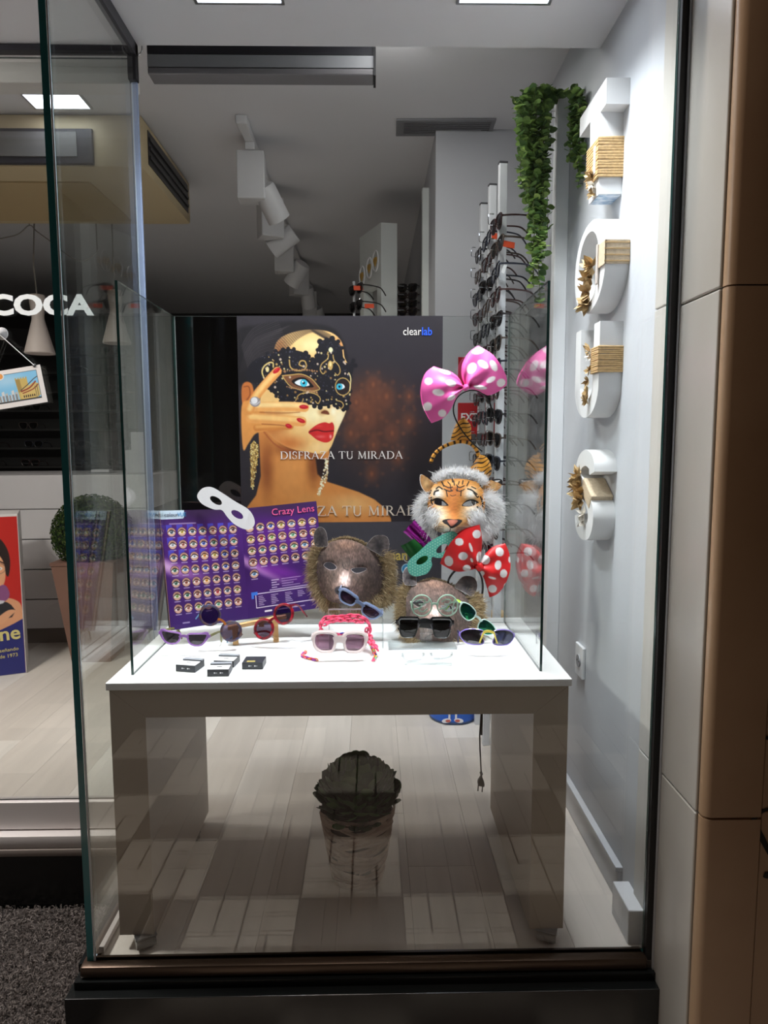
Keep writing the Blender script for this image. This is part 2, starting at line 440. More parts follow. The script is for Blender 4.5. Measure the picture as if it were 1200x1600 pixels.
# --- display window: front pane, left return pane, frames
def pane(name, x0, x1, y0, y1, z0, z1, thin, edge, parent=None, edge_front=None):
    """clear sheet whose two broad faces are glass and whose rim shows the coloured edge"""
    vs = [(x0,y0,z0),(x1,y0,z0),(x1,y1,z0),(x0,y1,z0),(x0,y0,z1),(x1,y0,z1),(x1,y1,z1),(x0,y1,z1)]
    F = {'x': [(3,0,4,7),(1,2,6,5)], 'y': [(0,1,5,4),(2,3,7,6)], 'z': [(3,2,1,0),(4,5,6,7)]}
    b = B()
    b.add(vs, F[thin], 0)
    for k in 'xyz':
        if k != thin:
            for i, f in enumerate(F[k]):
                b.add(vs, [f], 2 if (edge_front is not None and k == 'y' and i == 0) else 1)
    return b.build(name, [GLASS, edge, edge_front or edge], parent)
w1 = struct(pane('window_1', XL+0.016, 0.632, YF, YF+0.010, 0.004, 2.75, 'y', EDGE_D))
w2 = struct(pane('window_2', XL, XL+0.015, YF-0.002, YS-0.004, 0.004, ZS+0.3, 'x', EDGE_L, edge_front=EDGE))
struct(B().box(XL+0.0155, XL+0.019, YF-0.002, YF+0.0, 0.004, 2.75).build('trim_2', mat('silicone_pale', (205, 214, 222), 0.25)))
fr = B()
fr.box(XL-0.012, 0.636, YF-0.022, YF+0.022, -0.026, 0.004, bev=0.008)
fr.box(XL-0.006, XL+0.022, YF+0.02, YS, -0.02, 0.006, bev=0.003)
struct(fr.build('window_frame', BRONZE, smooth=True))
struct(B().box(XL+0.019, XL+0.030, YF+0.02, YS-0.01, 0.006, 0.022).build('trim_3', ALU))
struct(B().box(0.633, 0.655, YF-0.012, YF+0.012, -0.4, 2.8).build('trim_4', mat('black_seal', (12, 12, 16), 0.45)))
struct(B().box(XL-0.0, XL+0.02, YF+0.0, YS-0.0, ZS-0.035, ZS, bev=0.002).build('trim_5', mat('rail_dark', (78, 78, 84), 0.4, metal=0.5)))
# glass edge at the rear corner of the return pane and black bracket with a hook at its top
struct(B().box(XL+0.004, XL+0.0165, YS-0.006, YS+0.002, 0.0, ZS-0.10).build('trim_6', mat('edge_strip', (140, 154, 184), 0.25)))
hk = thing('corner_bracket', 'black corner bracket with small metal hook at the soffit over the left pane', 'bracket', (XL+0.008, YS-0.01, ZS-0.05))
B().box(-0.012, 0.012, -0.012, 0.012, -0.05, 0.05, bev=0.002).build('bracket_plate', BLACKM, hk)
B().tube(smooth_pts([(0.012, -0.012, 0.012), (0.024, -0.018, 0.010), (0.032, -0.02, 0.018), (0.034, -0.02, 0.032)], 5, False), 0.0022, 6).build('hook', CHROME, hk, smooth=True)

# plinth of black stone, ledge
PL = mat('black_stone', (26, 29, 30), 0.22, noise=(5, 0.25), bump=(25, 0.02))
pl = B()
pl.box(XL-0.032, 0.66, YF-0.055, YF+0.05, -0.6, -0.045, bev=0.001)
pl.box(XL-0.02, 0.65, YF-0.03, YF+0.05, -0.045, -0.026)
pl.box(XL-0.045, XL+0.03, YF+0.05, YS+0.04, -0.6, -0.045)
struct(pl.build('wall_plinth', PL))
# shopfront set back on the left: sill, rail, glass, header
struct(B().box(-3.2, XL-0.012, YS-0.02, YS+0.05, -0.6, -0.055).build('wall_plinth_left', PL))
sl = B(); sl.box(-3.2, XL-0.012, YS-0.045, YS+0.05, -0.062, -0.038, bev=0.006); sl.box(-3.2, XL-0.012, YS-0.04, YS+0.05, -0.036, 0.002, mi=1, bev=0.002)
struct(sl.build('window_sill', [mat('sill_metal', (150, 140, 134), 0.3, metal=0.5), ALU], smooth=True))
struct(B().box(-3.2, XL-0.012, YS-0.008, YS+0.03, 0.006, 0.095, bev=0.003).build('window_rail', ALU))
w3 = struct(pane('window_3', -3.1, XL-0.008, YS+0.006, YS+0.014, 0.095, ZS-0.03, 'y', EDGE_D))
hd = B(); hd.box(-3.2, XL-0.004, YS-0.006, YS+0.02, ZS-0.018, ZS-0.002)
struct(hd.build('window_header', mat('header_dark', (34, 34, 42), 0.4)))
struct(B().box(-3.1, XL-0.01, YS+0.03, YS+0.10, ZS-0.085, ZS-0.02, bev=0.003).build('trim_7', mat('shutter_box', (205, 203, 200), 0.5)))
# letters on the shopfront glass
ltr = text_mesh('window_lettering', 'ÓPTICA COCA', 0.078, mat('letter_white', (235, 240, 240), 0.5), None, (-0.807, YS+0.0045, 1.567), depth=0.0006, align='RIGHT', sx=1.30, offset=0.0032)
tag(ltr, 'white adhesive shop lettering on the set-back left window', 'lettering')

# --- jamb and pillar on the right: marble-like tiles, joints, warm street light
MARB = mat('marble_pale', (200, 198, 194), 0.3, noise=(3.0, 0.10, (188, 182, 172)), bump=(18, 0.02), ani=(1, 1, 0.35))
MARB2 = mat('marble_lamp_tint', (188, 158, 128), 0.38, noise=(2.4, 0.12, (170, 138, 108)), bump=(12, 0.03))  # brown cast of the street lamp is put into the stone colour
pil = struct(B().box(0.668, 1.7, 1.30, YF+0.1, -0.6, 2.9).build('wall_pillar', mat('mortar', (70, 60, 52), 0.9)))
zj = [-0.5, 0.452, 1.482, 2.42, 2.9]
for i in range(4):
    z0, z1 = zj[i]+0.0015, zj[i+1]-0.0015
    B().box(0.640, 0.668, 1.485+0.013, YF+0.09, z0+0.01, z1+0.01, bev=0.002).build('tile', MARB, pil)
    B().box(0.650, 0.670, 1.302, YF-0.014, z0, z1, bev=0.003).build('tile', MARB, pil)
    # bull-nosed corner tile: the front slab laps over the jamb
    b = B(); prof = [(0.652, 1.300)]
    prof = [(0.655, 1.30), (0.6535, 1.292), (0.655, 1.283), (0.660, 1.277), (0.668, 1.274), (0.768, 1.274), (0.768, 1.30)]
    b.prism(prof, (), z0+(0.002 if i % 2 else 0), z1, plane='xy'); b.build('tile', MARB2, pil, smooth=True, fix=True)
zk = [-0.5, 0.468, 1.47, 2.42, 2.9]
for i in range(4):
    B().box(0.7705, 1.35, 1.276, 1.30, zk[i]+0.0015, zk[i+1]-0.0015, bev=0.003).build('tile', MARB2, pil)
# black spray-painted marks on the outer tiles
gr_t = thing('graffiti_marks', 'black spray-paint graffiti strokes on the brown outer pillar tiles', 'graffiti', (0, 0, 0))
def brush(pts, ws):
    pts = smooth_pts(pts, 6, False); n = len(pts); vs = []
    for i, p in enumerate(pts):
        q0 = pts[max(i-1, 0)]; q1 = pts[min(i+1, n-1)]; dx, dz = q1[0]-q0[0], q1[1]-q0[1]; l = math.hypot(dx, dz)+1e-9
        w = np.interp(i/(n-1), np.linspace(0, 1, len(ws)), ws)/2
        vs += [(p[0]-dz/l*w, p[1]+dx/l*w), (p[0]+dz/l*w, p[1]-dx/l*w)]
    v3 = []
    for yy in (1.2752, 1.2742): v3 += [(a, yy, c) for a, c in vs]
    m = 2*n; fs = []
    for i in range(n-1):
        a = 2*i; fs += [(a, a+1, a+3, a+2), (m+a, m+a+2, m+a+3, m+a+1), (a, a+2, m+a+2, m+a), (a+1, m+a+1, m+a+3, a+3)]
    B().add(v3, fs).build('stroke', mat('spray_black', (10, 10, 12), 0.6), gr_t)
def g(px, py): p = at(px, py, 1.274); return (p.x, p.z)
brush([g(1212, 1262), g(1192, 1268), g(1175, 1285), g(1168, 1310), g(1170, 1335), g(1182, 1351)], [0.002, 0.007, 0.011, 0.010, 0.008])
brush([g(1183, 1297), g(1192, 1312), g(1206, 1340)], [0.013, 0.012, 0.008])
brush([g(1194, 1367), g(1200, 1368), g(1212, 1364)], [0.010, 0.014, 0.012])
brush([g(1195, 1153), g(1204, 1153), g(1214, 1150)], [0.006, 0.008, 0.006])

# --- ground in front: street paving (seen mirrored in the front pane) and the coir mat in the entrance
gnd = struct(B().box(-3.2, 2.6, -3.0, YS, -0.56, -0.42).build('ground', mat('street_bed', (100, 90, 84), 0.9)))
TL = mat('paver_light', (206, 194, 180), 0.7, noise=(6, 0.15)); TD = mat('paver_dark', (112, 98, 90), 0.7, noise=(6, 0.2))
la, da = B(), B()
cs = 0.36
for i in range(-6, 7):
    for j in range(-1, 6):
        x0 = 0.1+i*cs; y0 = 1.425-(j+1)*cs; u = cs/4; g_ = 0.004
        if y0 > 1.4: continue
        if (i+j) % 2:
            for a in range(2):
                for c in range(2):
                    bx, by = x0+a*2*u, y0+c*2*u
                    if (a+c) % 2:
                        for q in range(2): la.box(bx+g_, bx+2*u-g_, by+q*u+g_, by+(q+1)*u-g_, -0.42, -0.40)
                    else:
                        for q in range(2): la.box(bx+q*u+g_, bx+(q+1)*u-g_, by+g_, by+2*u-g_, -0.42, -0.40)
        else:
            for q in range(4): da.box(x0+q*u+0.002, x0+(q+1)*u-0.002, y0+0.003, y0+cs-0.003, -0.42, -0.40)
for b_, m_ in ((la, TL), (da, TD)):
    o = b_.build('paving_blocks', m_, gnd); o['kind'] = 'stuff'
# loop mat in the entrance alcove
mat_t = thing('door_mat', 'grey-brown looped vinyl doormat on the entrance ground left of the window', 'doormat', (0, 0, 0))
MZ = -0.235
def on_mat(px, py): p = on_z(px, py, MZ); return p
n = 90
bx = B(); bx.box(-2.0, XL-0.05, 0.9, YS-0.03, -0.40, MZ-0.006)
bx.build('mat_backing', mat('mat_backing', (74, 68, 66), 0.95, noise=(60, 0.3), bump=(120, 0.6)), mat_t)
r_ = np.random.RandomState(5); nn = 15000
cx = r_.uniform(-1.45, XL-0.055, nn); cy = r_.uniform(1.05, YS-0.035, nn); th = r_.uniform(0, 2*PI, nn); rad = r_.uniform(0.004, 0.0085, nn)
tl = r_.uniform(-0.6, 0.6, nn); seg = 5; P = np.zeros((nn, seg+1, 2, 3)); a0 = r_.uniform(0, PI, nn)
for s_ in range(seg+1):
    a = a0 + 3.6*s_/seg
    lx = np.cos(a)*rad; lz = np.sin(a)*rad
    X = cx+lx*np.cos(th); Yv = cy+lx*np.sin(th); Z = MZ+0.001+lz*np.cos(tl)+0.003
    for e_ in (0, 1):
        o_ = (e_-0.5)*0.0024
        P[:, s_, e_, 0] = X - np.sin(th)*o_; P[:, s_, e_, 1] = Yv + np.cos(th)*o_; P[:, s_, e_, 2] = Z + o_*0.5
base = (np.arange(nn)*(seg+1)*2)[:, None]
q = np.concatenate([base+np.array([[2*s_, 2*s_+1, 2*s_+3, 2*s_+2]]) for s_ in range(seg)], 0)
cc = np.repeat(srgb_lin(np.array([[126, 118, 114], [104, 97, 94], [146, 138, 134]])[r_.randint(0, 3, nn)]), (seg+1)*2, 0)
o = grid_mesh('mat_loops', P.reshape(-1, 3), q, cc, mat_t, VCOL); o['kind'] = 'stuff'
# pale kerb slab showing beside the plinth foot
struct(B().box(XL-0.075, XL-0.046, 0.9, 1.40, -0.42, -0.30, bev=0.004).build('trim_8', mat('kerb_pale', (214, 202, 190), 0.6)))

# ================================================================== LIGHT FITTINGS
def led(name, label, x0, x1, y0, y1, z, power, group=None):
    t = thing(name, label, 'ceiling light', ((x0+x1)/2, (y0+y1)/2, z), group=group)
    hx, hy = (x1-x0)/2, (y1-y0)/2; f = 0.008
    B().prism([(-hx, -hy), (hx, -hy), (hx, hy), (-hx, hy)], [[(-hx+f, -hy+f), (hx-f, -hy+f), (hx-f, hy-f), (-hx+f, hy-f)]], -0.006, 0.004, plane='xy').build('frame', METAL, t, fix=True)
    e = mat('led_%g' % power, (236, 242, 255), emis=power)
    B().add([(-hx+f, -hy+f, -0.003), (hx-f, -hy+f, -0.003), (hx-f, hy-f, -0.003), (-hx+f, hy-f, -0.003)], [(3, 2, 1, 0)]).build('diffuser', e, t)
    return t
led('ceiling_light', 'square white LED panel in the display soffit over the sunglasses catalogue', -0.437, -0.213, 1.62, 1.845, ZS, LED_POWER)
led('ceiling_light', 'square white LED panel in the display soffit next to the right wall', 0.216, 0.454, 1.62, 1.838, ZS, LED_POWER)
led('ceiling_light', 'bright white LED panel in the shop ceiling in front of the beige air conditioner', -1.268, -1.050, 2.635, 2.755, ZC-0.002, SHOP_LED)

# roller-blind cassette under the ceiling edge
bc = thing('blind_cassette', 'grey and black roller blind cassette hung behind the soffit edge', 'blind', (0, 2.15, 0))
B().box(-0.655, 0.017, 0, 0.07, 2.335, 2.375).build('black_housing', mat('housing_black', (24, 24, 32), 0.4), bc)
B().box(-0.655, 0.010, 0.0, 0.06, 2.299, 2.333).build('fascia', mat('fascia_grey', (150, 152, 156), 0.35, metal=0.3), bc)
B().box(-0.655, 0.010, -0.002, 0.06, 2.278, 2.296, bev=0.003).build('bottom_bar', mat('bar_grey', (124, 122, 126), 0.4), bc)
B().box(0.010, 0.017, -0.004, 0.07, 2.277, 2.376).build('end_cap', BLACKM, bc)
B().box(-0.655, 0.0, 0.02, 0.06, 2.37, 2.46).build('mount', mat('mount_grey', (120, 120, 124), 0.6), bc)

# ceiling vent
vt = thing('ceiling_vent', 'dark slotted ventilation grille in the ceiling by the pier', 'vent', (0.30, 2.895, ZC), (0, 0, -0.02))
VM = mat('vent_grey', (120, 120, 124), 0.5)
B().prism([(-0.196, -0.07), (0.196, -0.07), (0.196, 0.07), (-0.196, 0.07)], [[(-0.165, -0.05), (0.18, -0.05), (0.18, 0.055), (-0.165, 0.055)]], -0.008, -0.001, plane='xy').build('frame', VM, vt, fix=True)
for i in range(6):
    yy = -0.042+i*0.0175
    B().box(-0.165, 0.18, yy, yy+0.009, -0.007, -0.003, M=Matrix.Rotation(0.0, 4, 'X')).build('slat', VM, vt)
B().box(-0.165, 0.18, -0.05, 0.055, -0.0025, -0.0008).build('duct', mat('duct_black', (20, 20, 22), 0.8), vt)

# beige ceiling air conditioner
ac = thing('air_conditioner', 'beige ceiling air conditioner with black louvre seen above the left pane', 'air conditioner', (0, 0, 0))
BE = mat('ac_beige', (204, 186, 150), 0.55, noise=(1.2, 0.06))
B().box(-2.30, -0.885, 2.80, 3.51, 2.262, 2.459, bev=0.012).build('body', BE, ac, smooth=True)
B().box(-2.1, -1.15, 2.95, 3.44, 2.256, 2.264, bev=0.003).build('bottom_panel', mat('ac_panel', (188, 166, 126), 0.55), ac)
lv = B(); lv.prism([(2.87, 2.30), (3.46, 2.30), (3.46, 2.43), (2.87, 2.43)], (), -0.886, -0.882, plane='yz')
lv.build('louvre_recess', BLACK, ac, fix=True)
for i in range(3):
    z = 2.325+i*0.035
    B().box(-0.884, -0.876, 2.88, 3.45, z, z+0.012).build('slat', mat('slat_dark', (48, 48, 50), 0.4), ac)
B().box(-2.2, -1.07, 2.786, 2.802, 2.268, 2.40, bev=0.004).build('grille_frame', mat('grille_dark', (58, 56, 62), 0.4), ac)
B().box(-2.16, -1.13, 2.782, 2.79, 2.295, 2.385).build('grille_panel', mat('grille_grey', (128, 126, 124), 0.5), ac)
B().tube([(-1.06, 3.25, 2.262), (-1.06, 3.25, 2.252)], 0.012, 8).build('drain_cap', BLACK, ac)

# track with spotlights
tk = thing('ceiling_track', 'white spotlight track running to the back of the shop ceiling', 'track light', (-0.50, 0, ZC))
TW = mat('track_white', (206, 206, 208), 0.45)
B().box(-0.018, 0.018, 2.86, 6.8, -0.03, 0.0, bev=0.003).build('rail', TW, tk)
B().box(-0.022, 0.022, 2.80, 2.87, -0.034, 0.0, bev=0.004).build('end_feed', TW, tk)
def spot(Y, zr, tilt, name, label, dx=0.0):
    t = thing('spotlight', label, 'spotlight', (-0.50+dx, Y, ZC-0.03), (0, 0, zr), group='spotlights on the ceiling track')
    B().box(-0.02, 0.02, -0.05, 0.05, -0.03, 0.0, bev=0.004).build('adapter', TW, t)
    B().box(-0.058, 0.058, -0.045, 0.045, -0.222, -0.03, bev=0.006).build('gear_box', TW, t)
    M = Matrix.Translation((0.075, 0.03, -0.215)) @ Matrix.Rotation(tilt, 4, 'Y') @ Matrix.Rotation(0.5, 4, 'X')
    B().lathe([(0.046, 0.07), (0.05, 0.06), (0.05, -0.075), (0.044, -0.075), (0.03, -0.03), (0.012, -0.02), (0.0, -0.02)], 24, M=M).build('lamp_head', TW, t, smooth=True)
    B().lathe([(0.043, -0.074), (0.026, -0.028), (0.0, -0.026)], 20, M=M).build('reflector', CHROME, t, smooth=True)
    return t
spot(3.02, 0.05, -0.5, 's', 'white track spotlight nearest the window, first on the ceiling track')
spot(3.55, 0.45, 0.9, 's', 'second white track spotlight behind the nearest one')
spot(4.25, 0.1, 0.6, 's', 'third white track spotlight, its lamp turned to the left', -0.02)
spot(4.9, 0.5, -0.4, 's', 'fourth white track spotlight further along the ceiling track')
spot(5.7, 0.1, -0.4, 's', 'last white track spotlight just above the dark glass edge')

# ================================================================== DISPLAY TABLE AND ITS GLASS SCREEN
ZT = 0.654
TX0, TX1, TY0, TY1 = -0.604, 0.453, 1.524, 2.074
tb = thing('display_table', 'white waterfall display table on castors behind the front pane', 'table', (0, 0, 0))
TWH = mat('table_white', (236, 236, 236), 0.38)
TPL = mat('table_white_shaded', (180, 168, 154), 0.42, noise=(1.5, 0.03))  # white laminate like the top, with its shade put into the colour
B().box(TX0-0.006, TX1+0.006, TY0-0.004, TY1, ZT-0.018, ZT, bev=0.002).build('table_top', TWH, tb)
LW = 0.081; ZB = 0.035; zo = ZT-0.018-0.066
xa, xb = TX0, TX1; zt_ = ZT-0.0185
B().prism([(xa, ZB), (xa+LW, ZB), (xa+LW, zo), (xa+0.001, zt_)], (), TY0, TY1-0.006).build('side_panel', TPL, tb, fix=True)
B().prism([(xb-LW, ZB), (xb, ZB), (xb-0.001, zt_), (xb-LW, zo)], (), TY0, TY1-0.006).build('side_panel', TPL, tb, fix=True)
B().prism([(xa+0.0016, zt_), (xa+LW+0.0006, zo), (xb-LW-0.0006, zo), (xb-0.0016, zt_)], (), TY0+0.0006, TY1-0.006).build('cross_beam', TPL, tb, fix=True)
RUB = mat('castor_grey', (130, 130, 126), 0.4); CLR = glass_mat('castor_clear', (0.75, 0.77, 0.76), 0.06, 0.05)
for cx_, cy_, an in ((xa+0.055, TY0+0.03, 0.5), (xb-0.035, TY0+0.03, -0.4), (xa+0.055, TY1-0.08, 0.2), (xb-0.035, TY1-0.08, -0.2)):
    cst = bpy.data.objects.new('caster', None); COL.objects.link(cst); cst.parent = tb; cst.location = (cx_, cy_-.020, 0); cst.scale = (1.35, 1.2, 1.0); cst.rotation_euler = (0, 0, an)
    M = Matrix.Translation((0, -0.004, 0.0135)) @ Matrix.Rotation(PI/2, 4, 'Y')
    b = B()
    for sx in (-0.008, 0.008):
        b.lathe([(0.0, -0.005), (0.010, -0.006), (0.0135, -0.003), (0.0135, 0.003), (0.010, 0.006), (0.0, 0.005)], 18, M=Matrix.Translation((sx, 0, 0)) @ M)
    b.build('wheel', RUB, cst, smooth=True)
    hb = B(); prof = [(0.012*math.cos(a)*1.25-0.004, 0.0135+0.016*math.sin(a)) for a in np.linspace(-0.2, PI+0.2, 12)]
    hb.prism(prof, (), -0.0165, 0.0165, plane='yz'); hb.build('hood', mat('castor_hood', (176, 176, 172), 0.3), cst, fix=True)
    B().box(-0.018, 0.018, -0.018, 0.018, 0.031, 0.035).build('plate', METAL, cst)

gx0, gx1, gy0, gy1, gz1 = -0.563, 0.396, 1.573, 2.010, 1.557
gsn = thing('glass_screen', 'three-sided clear glass screen standing on the white display table', 'glass screen', (0, 0, 0))
pane('side_pane', gx0-0.006, gx0, gy0, gy1+0.006, ZT+0.0004, gz1, 'x', EDGE_D, gsn)
pane('side_pane', gx1, gx1+0.006, gy0, gy1+0.006, ZT+0.0004, gz1, 'x', EDGE_D, gsn)
pane('back_pane', gx0+0.001, gx1-0.001, gy1, gy1+0.006, ZT+0.0004, gz1, 'y', mat('edge_grey', (150, 158, 158), 0.2), gsn)

# ------------------------------------------------------------------ poster
PY = 2.0065
ps = thing('poster', 'large dark poster of a woman in black lace mask, hung on the rear glass pane', 'poster', (0, 0, 0))
KX, KZ = 1.824e-3, 1.868e-3                    # metres per photo pixel on the poster's plane
def pxy(u, v): return (-0.384 + (u-369)*KX, 1.557 - (v-493)*KZ)
cv = Canvas(369, 493, 692, 943, 440, (44, 40, 46))
def c5(p): return (360 + p[0]*0.3, 480 + p[1]*0.3)
def C5(l): return [c5(p) for p in l]
SC = 0.3
# backdrop with a warm damask glow
cv.blob(*c5((760, 600)), 330*SC, 380*SC, (84, 50, 38), 0.75)
cv.blob(*c5((700, 470)), 190*SC, 190*SC, (112, 62, 40), 0.55)
for x_, y_, r__ in ((740, 390, 60), (810, 450, 70), (700, 560, 85), (930, 580, 60), (620, 640, 65), (840, 640, 60), (740, 700, 55), (930, 450, 50), (650, 480, 55), (730, 850, 60), (870, 770, 55)):
    cv.blob(*c5((x_, y_)), r__*SC, r__*1.3*SC, (138, 78, 52), 0.55)
    cv.blob(*c5((x_, y_)), r__*.6*SC, r__*.8*SC, (66, 40, 34), 0.6)
    cv.blob(*c5((x_, y_)), r__*.3*SC, r__*.4*SC, (150, 88, 58), 0.6)
    for k in range(6):
        a = k*PI/3; cv.blob(*c5((x_+r__*math.cos(a), y_+r__*1.2*math.sin(a))), r__*.3*SC, r__*.3*SC, (120, 68, 46), 0.4)
# hair
hair = cv.poly(C5([(30, 130), (130, 90), (260, 70), (420, 80), (540, 110), (590, 190), (600, 290), (480, 220), (300, 220), (200, 300), (160, 500), (110, 460), (60, 380), (30, 380)]), (27, 24, 28), sm=6, soft=5)
for k in range(22):
    x_ = 40+k*9; cv.line(C5([(x_, 330-k*4), (x_+30, 230-k*5), (x_+90, 150-k*3)]), 1.0, (70, 64, 66), 0.35, clip=hair, sm=4)
# neck and shoulder
neck = cv.poly(C5([(130, 620), (300, 560), (500, 600), (505, 740), (492, 860), (490, 890), (560, 912), (660, 945), (745, 985), (800, 1030), (832, 1085), (835, 1107), (70, 1107), (62, 1020), (110, 960), (138, 860), (135, 740)]), (206, 132, 68), soft=2)
cv.blob(*c5((300, 850)), 160*SC, 260*SC, (222, 150, 82), 0.8, clip=neck)
cv.blob(*c5((420, 800)), 60*SC, 170*SC, (120, 62, 30), 0.8, clip=neck)
cv.blob(*c5((330, 720)), 190*SC, 70*SC, (120, 60, 30), 0.9, clip=neck)
cv.blob(*c5((170, 820)), 60*SC, 240*SC, (128, 66, 34), 0.75, clip=neck)
cv.blob(*c5((620, 1010)), 220*SC, 90*SC, (226, 178, 116), 0.8, clip=neck)
cv.blob(*c5((420, 990)), 150*SC, 80*SC, (214, 150, 84), 0.7, clip=neck)
cv.blob(*c5((300, 1110)), 260*SC, 90*SC, (176, 104, 52), 0.7, clip=neck)
cv.poly(C5([(430, 770), (492, 775), (488, 860), (470, 880), (440, 850)]), (44, 28, 28), soft=3)
# ear, face
cv.poly(C5([(48, 400), (70, 375), (100, 385), (110, 430), (95, 470), (60, 490), (46, 470)]), (196, 112, 56), sm=5, soft=2)
cv.line(C5([(60, 400), (85, 400), (90, 440), (70, 470)]), 1.6, (120, 60, 32), 0.8, sm=4, soft=1.5)
face = cv.poly(C5([(215, 235), (240, 170), (300, 132), (400, 112), (490, 118), (545, 140), (580, 185), (590, 250), (612, 300), (618, 380), (612, 440), (603, 500), (585, 550), (556, 610), (535, 660), (510, 715), (470, 745), (390, 735), (310, 720), (230, 680), (170, 620), (140, 540), (150, 420), (190, 300)]), (236, 190, 122), sm=6, soft=1.5)
cv.blob(*c5((200, 600)), 150*SC, 130*SC, (186, 104, 48), 0.9, clip=face)
cv.blob(*c5((290, 690)), 150*SC, 70*SC, (196, 112, 54), 0.9, clip=face)
cv.blob(*c5((430, 540)), 150*SC, 110*SC, (250, 236, 188), 0.9, clip=face)
cv.blob(*c5((560, 560)), 80*SC, 130*SC, (244, 232, 194), 0.9, clip=face)
cv.blob(*c5((460, 710)), 90*SC, 40*SC, (240, 205, 146), 0.7, clip=face)
cv.blob(*c5((420, 190)), 130*SC, 70*SC, (250, 232, 172), 0.85, clip=face)
cv.blob(*c5((250, 210)), 70*SC, 110*SC, (190, 112, 56), 0.8, clip=face)
cv.blob(*c5((565, 190)), 50*SC, 70*SC, (206, 138, 82), 0.8, clip=face)
cv.line(C5([(160, 632), (210, 690), (270, 725), (330, 742)]), 2.0, (150, 70, 40), 0.6, sm=4, soft=2)
for k in range(40):                       # hairline combed back from the forehead
    f = k/39; x_ = 205+f*330; y_ = 262-150*math.sin(min(1, f*1.5)*PI/2)+max(0, f-.62)*190
    cv.line(C5([(x_+16, y_+16-10*f), (x_-8, y_-14), (x_-50+30*f, y_-46)]), 2.2, (34, 28, 30), .55, sm=3, soft=2.2)
for k in range(34):
    y_ = 105+k*7.5; cv.line(C5([(52+k*2, y_+90), (110+k*2.4, y_+6), (236+k*4-max(0, k-14)*9, y_-58+k*2.2)]), .9, ((104, 96, 100), (84, 78, 82))[k % 2], .42, sm=3, clip=hair)
# nose, lips
cv.blob(*c5((470, 530)), 40*SC, 30*SC, (196, 140, 84), 0.8, clip=face)
cv.poly(C5([(462, 534), (480, 520), (500, 526), (506, 542), (484, 540)]), (112, 56, 34), sm=4, soft=1.5)
cv.blob(*c5((528, 525)), 22*SC, 32*SC, (252, 244, 214), 0.9)
lips = cv.poly(C5([(395, 632), (425, 604), (455, 588), (485, 582), (505, 588), (522, 582), (532, 605), (530, 632), (524, 662), (505, 682), (478, 686), (440, 672), (412, 650)]), (200, 40, 40), sm=5)
cv.line(C5([(400, 632), (440, 622), (480, 630), (528, 626)]), 2.0, (96, 14, 20), 0.9, sm=4, soft=1.2)
cv.blob(*c5((460, 656)), 45*SC, 14*SC, (232, 110, 110), 0.7, clip=lips)
cv.blob(*c5((512, 656)), 12*SC, 18*SC, (250, 190, 190), 0.8, clip=lips)
cv.blob(*c5((450, 602)), 40*SC, 10*SC, (222, 70, 64), 0.7, clip=lips)
# black lace mask
MK = [(70, 330), (110, 270), (190, 236), (235, 225), (262, 212), (300, 208), (330, 214), (380, 228), (398, 250), (420, 262), (438, 250), (446, 214), (462, 176), (490, 160), (520, 156), (552, 172), (576, 205), (586, 262), (606, 288), (636, 268), (640, 296), (628, 350), (622, 420), (614, 480), (606, 512), (580, 520), (556, 508), (535, 488), (500, 498), (462, 500), (430, 494), (380, 492), (330, 488), (290, 486), (262, 478), (230, 450), (196, 420), (150, 400), (96, 372)]
msk = cv.poly(C5(MK), (27, 25, 32), sm=3)
mr = random.Random(4)
for k in range(0, len(MK), 1):
    x_, y_ = MK[k]
    if x_ > 180: cv.dot(*c5((x_+mr.uniform(-8, 8), y_+mr.uniform(-5, 5))), mr.uniform(9, 15)*SC, (25, 23, 30))
for k in range(260):
    x_, y_ = mr.uniform(110, 630), mr.uniform(165, 510); cv.dot(*c5((x_, y_)), mr.uniform(2, 4.5)*SC, mr.choice([(66, 66, 84), (52, 50, 62), (88, 88, 104)]), 0.8, clip=msk)
def eye_open(cx_, cy_, pts, ir):
    cv.poly(C5(pts), (92, 56, 40), sm=5)
GOLD = (196, 160, 92); GOLD2 = (232, 212, 150)
cv.poly(C5([(266, 346), (300, 338), (350, 336), (400, 350), (440, 388), (450, 412), (410, 420), (350, 410), (300, 388)]), (120, 76, 50), sm=5)
cv.poly(C5([(310, 372), (345, 354), (385, 356), (415, 384), (425, 402), (385, 404), (340, 396)]), (22, 16, 18), sm=5)
cv.poly(C5([(326, 378), (352, 364), (382, 366), (404, 392), (372, 398), (345, 392)]), (232, 236, 240), sm=5)
cv.dot(*c5((374, 381)), 19*SC, (60, 186, 214)); cv.dot(*c5((374, 381)), 7*SC, (10, 24, 34)); cv.dot(*c5((369, 375)), 4*SC, (250, 250, 250))
cv.line(C5([(322, 376), (350, 360), (385, 362), (412, 394)]), 2.0, (14, 10, 12), sm=4)
cv.line(C5([(262, 344), (310, 340), (360, 336), (410, 356), (445, 392), (455, 414), (400, 424), (340, 412), (300, 394), (275, 365), (262, 344)]), 1.5, GOLD, sm=4)
cv.dot(*c5((580, 400)), 34*SC, (40, 28, 28), ry=36*SC)
cv.poly(C5([(546, 398), (560, 386), (582, 388), (590, 404), (570, 414), (550, 410)]), (230, 236, 240), sm=4)
cv.dot(*c5((562, 400)), 16*SC, (60, 180, 210)); cv.dot(*c5((562, 400)), 6*SC, (10, 24, 34))
cv.line(C5(ell(580, 400, 40, 44, n=20)+[(620, 400)]), 1.5, GOLD)
def curl(l, wd=1.5, col=GOLD): cv.line(C5(l), wd, col, sm=5)
curl([(215, 300), (214, 280), (196, 278), (168, 296), (156, 325), (166, 356)], 2.2, (214, 188, 118)); cv.dot(*c5((184, 312)), 9*SC, GOLD2, ry=14*SC)
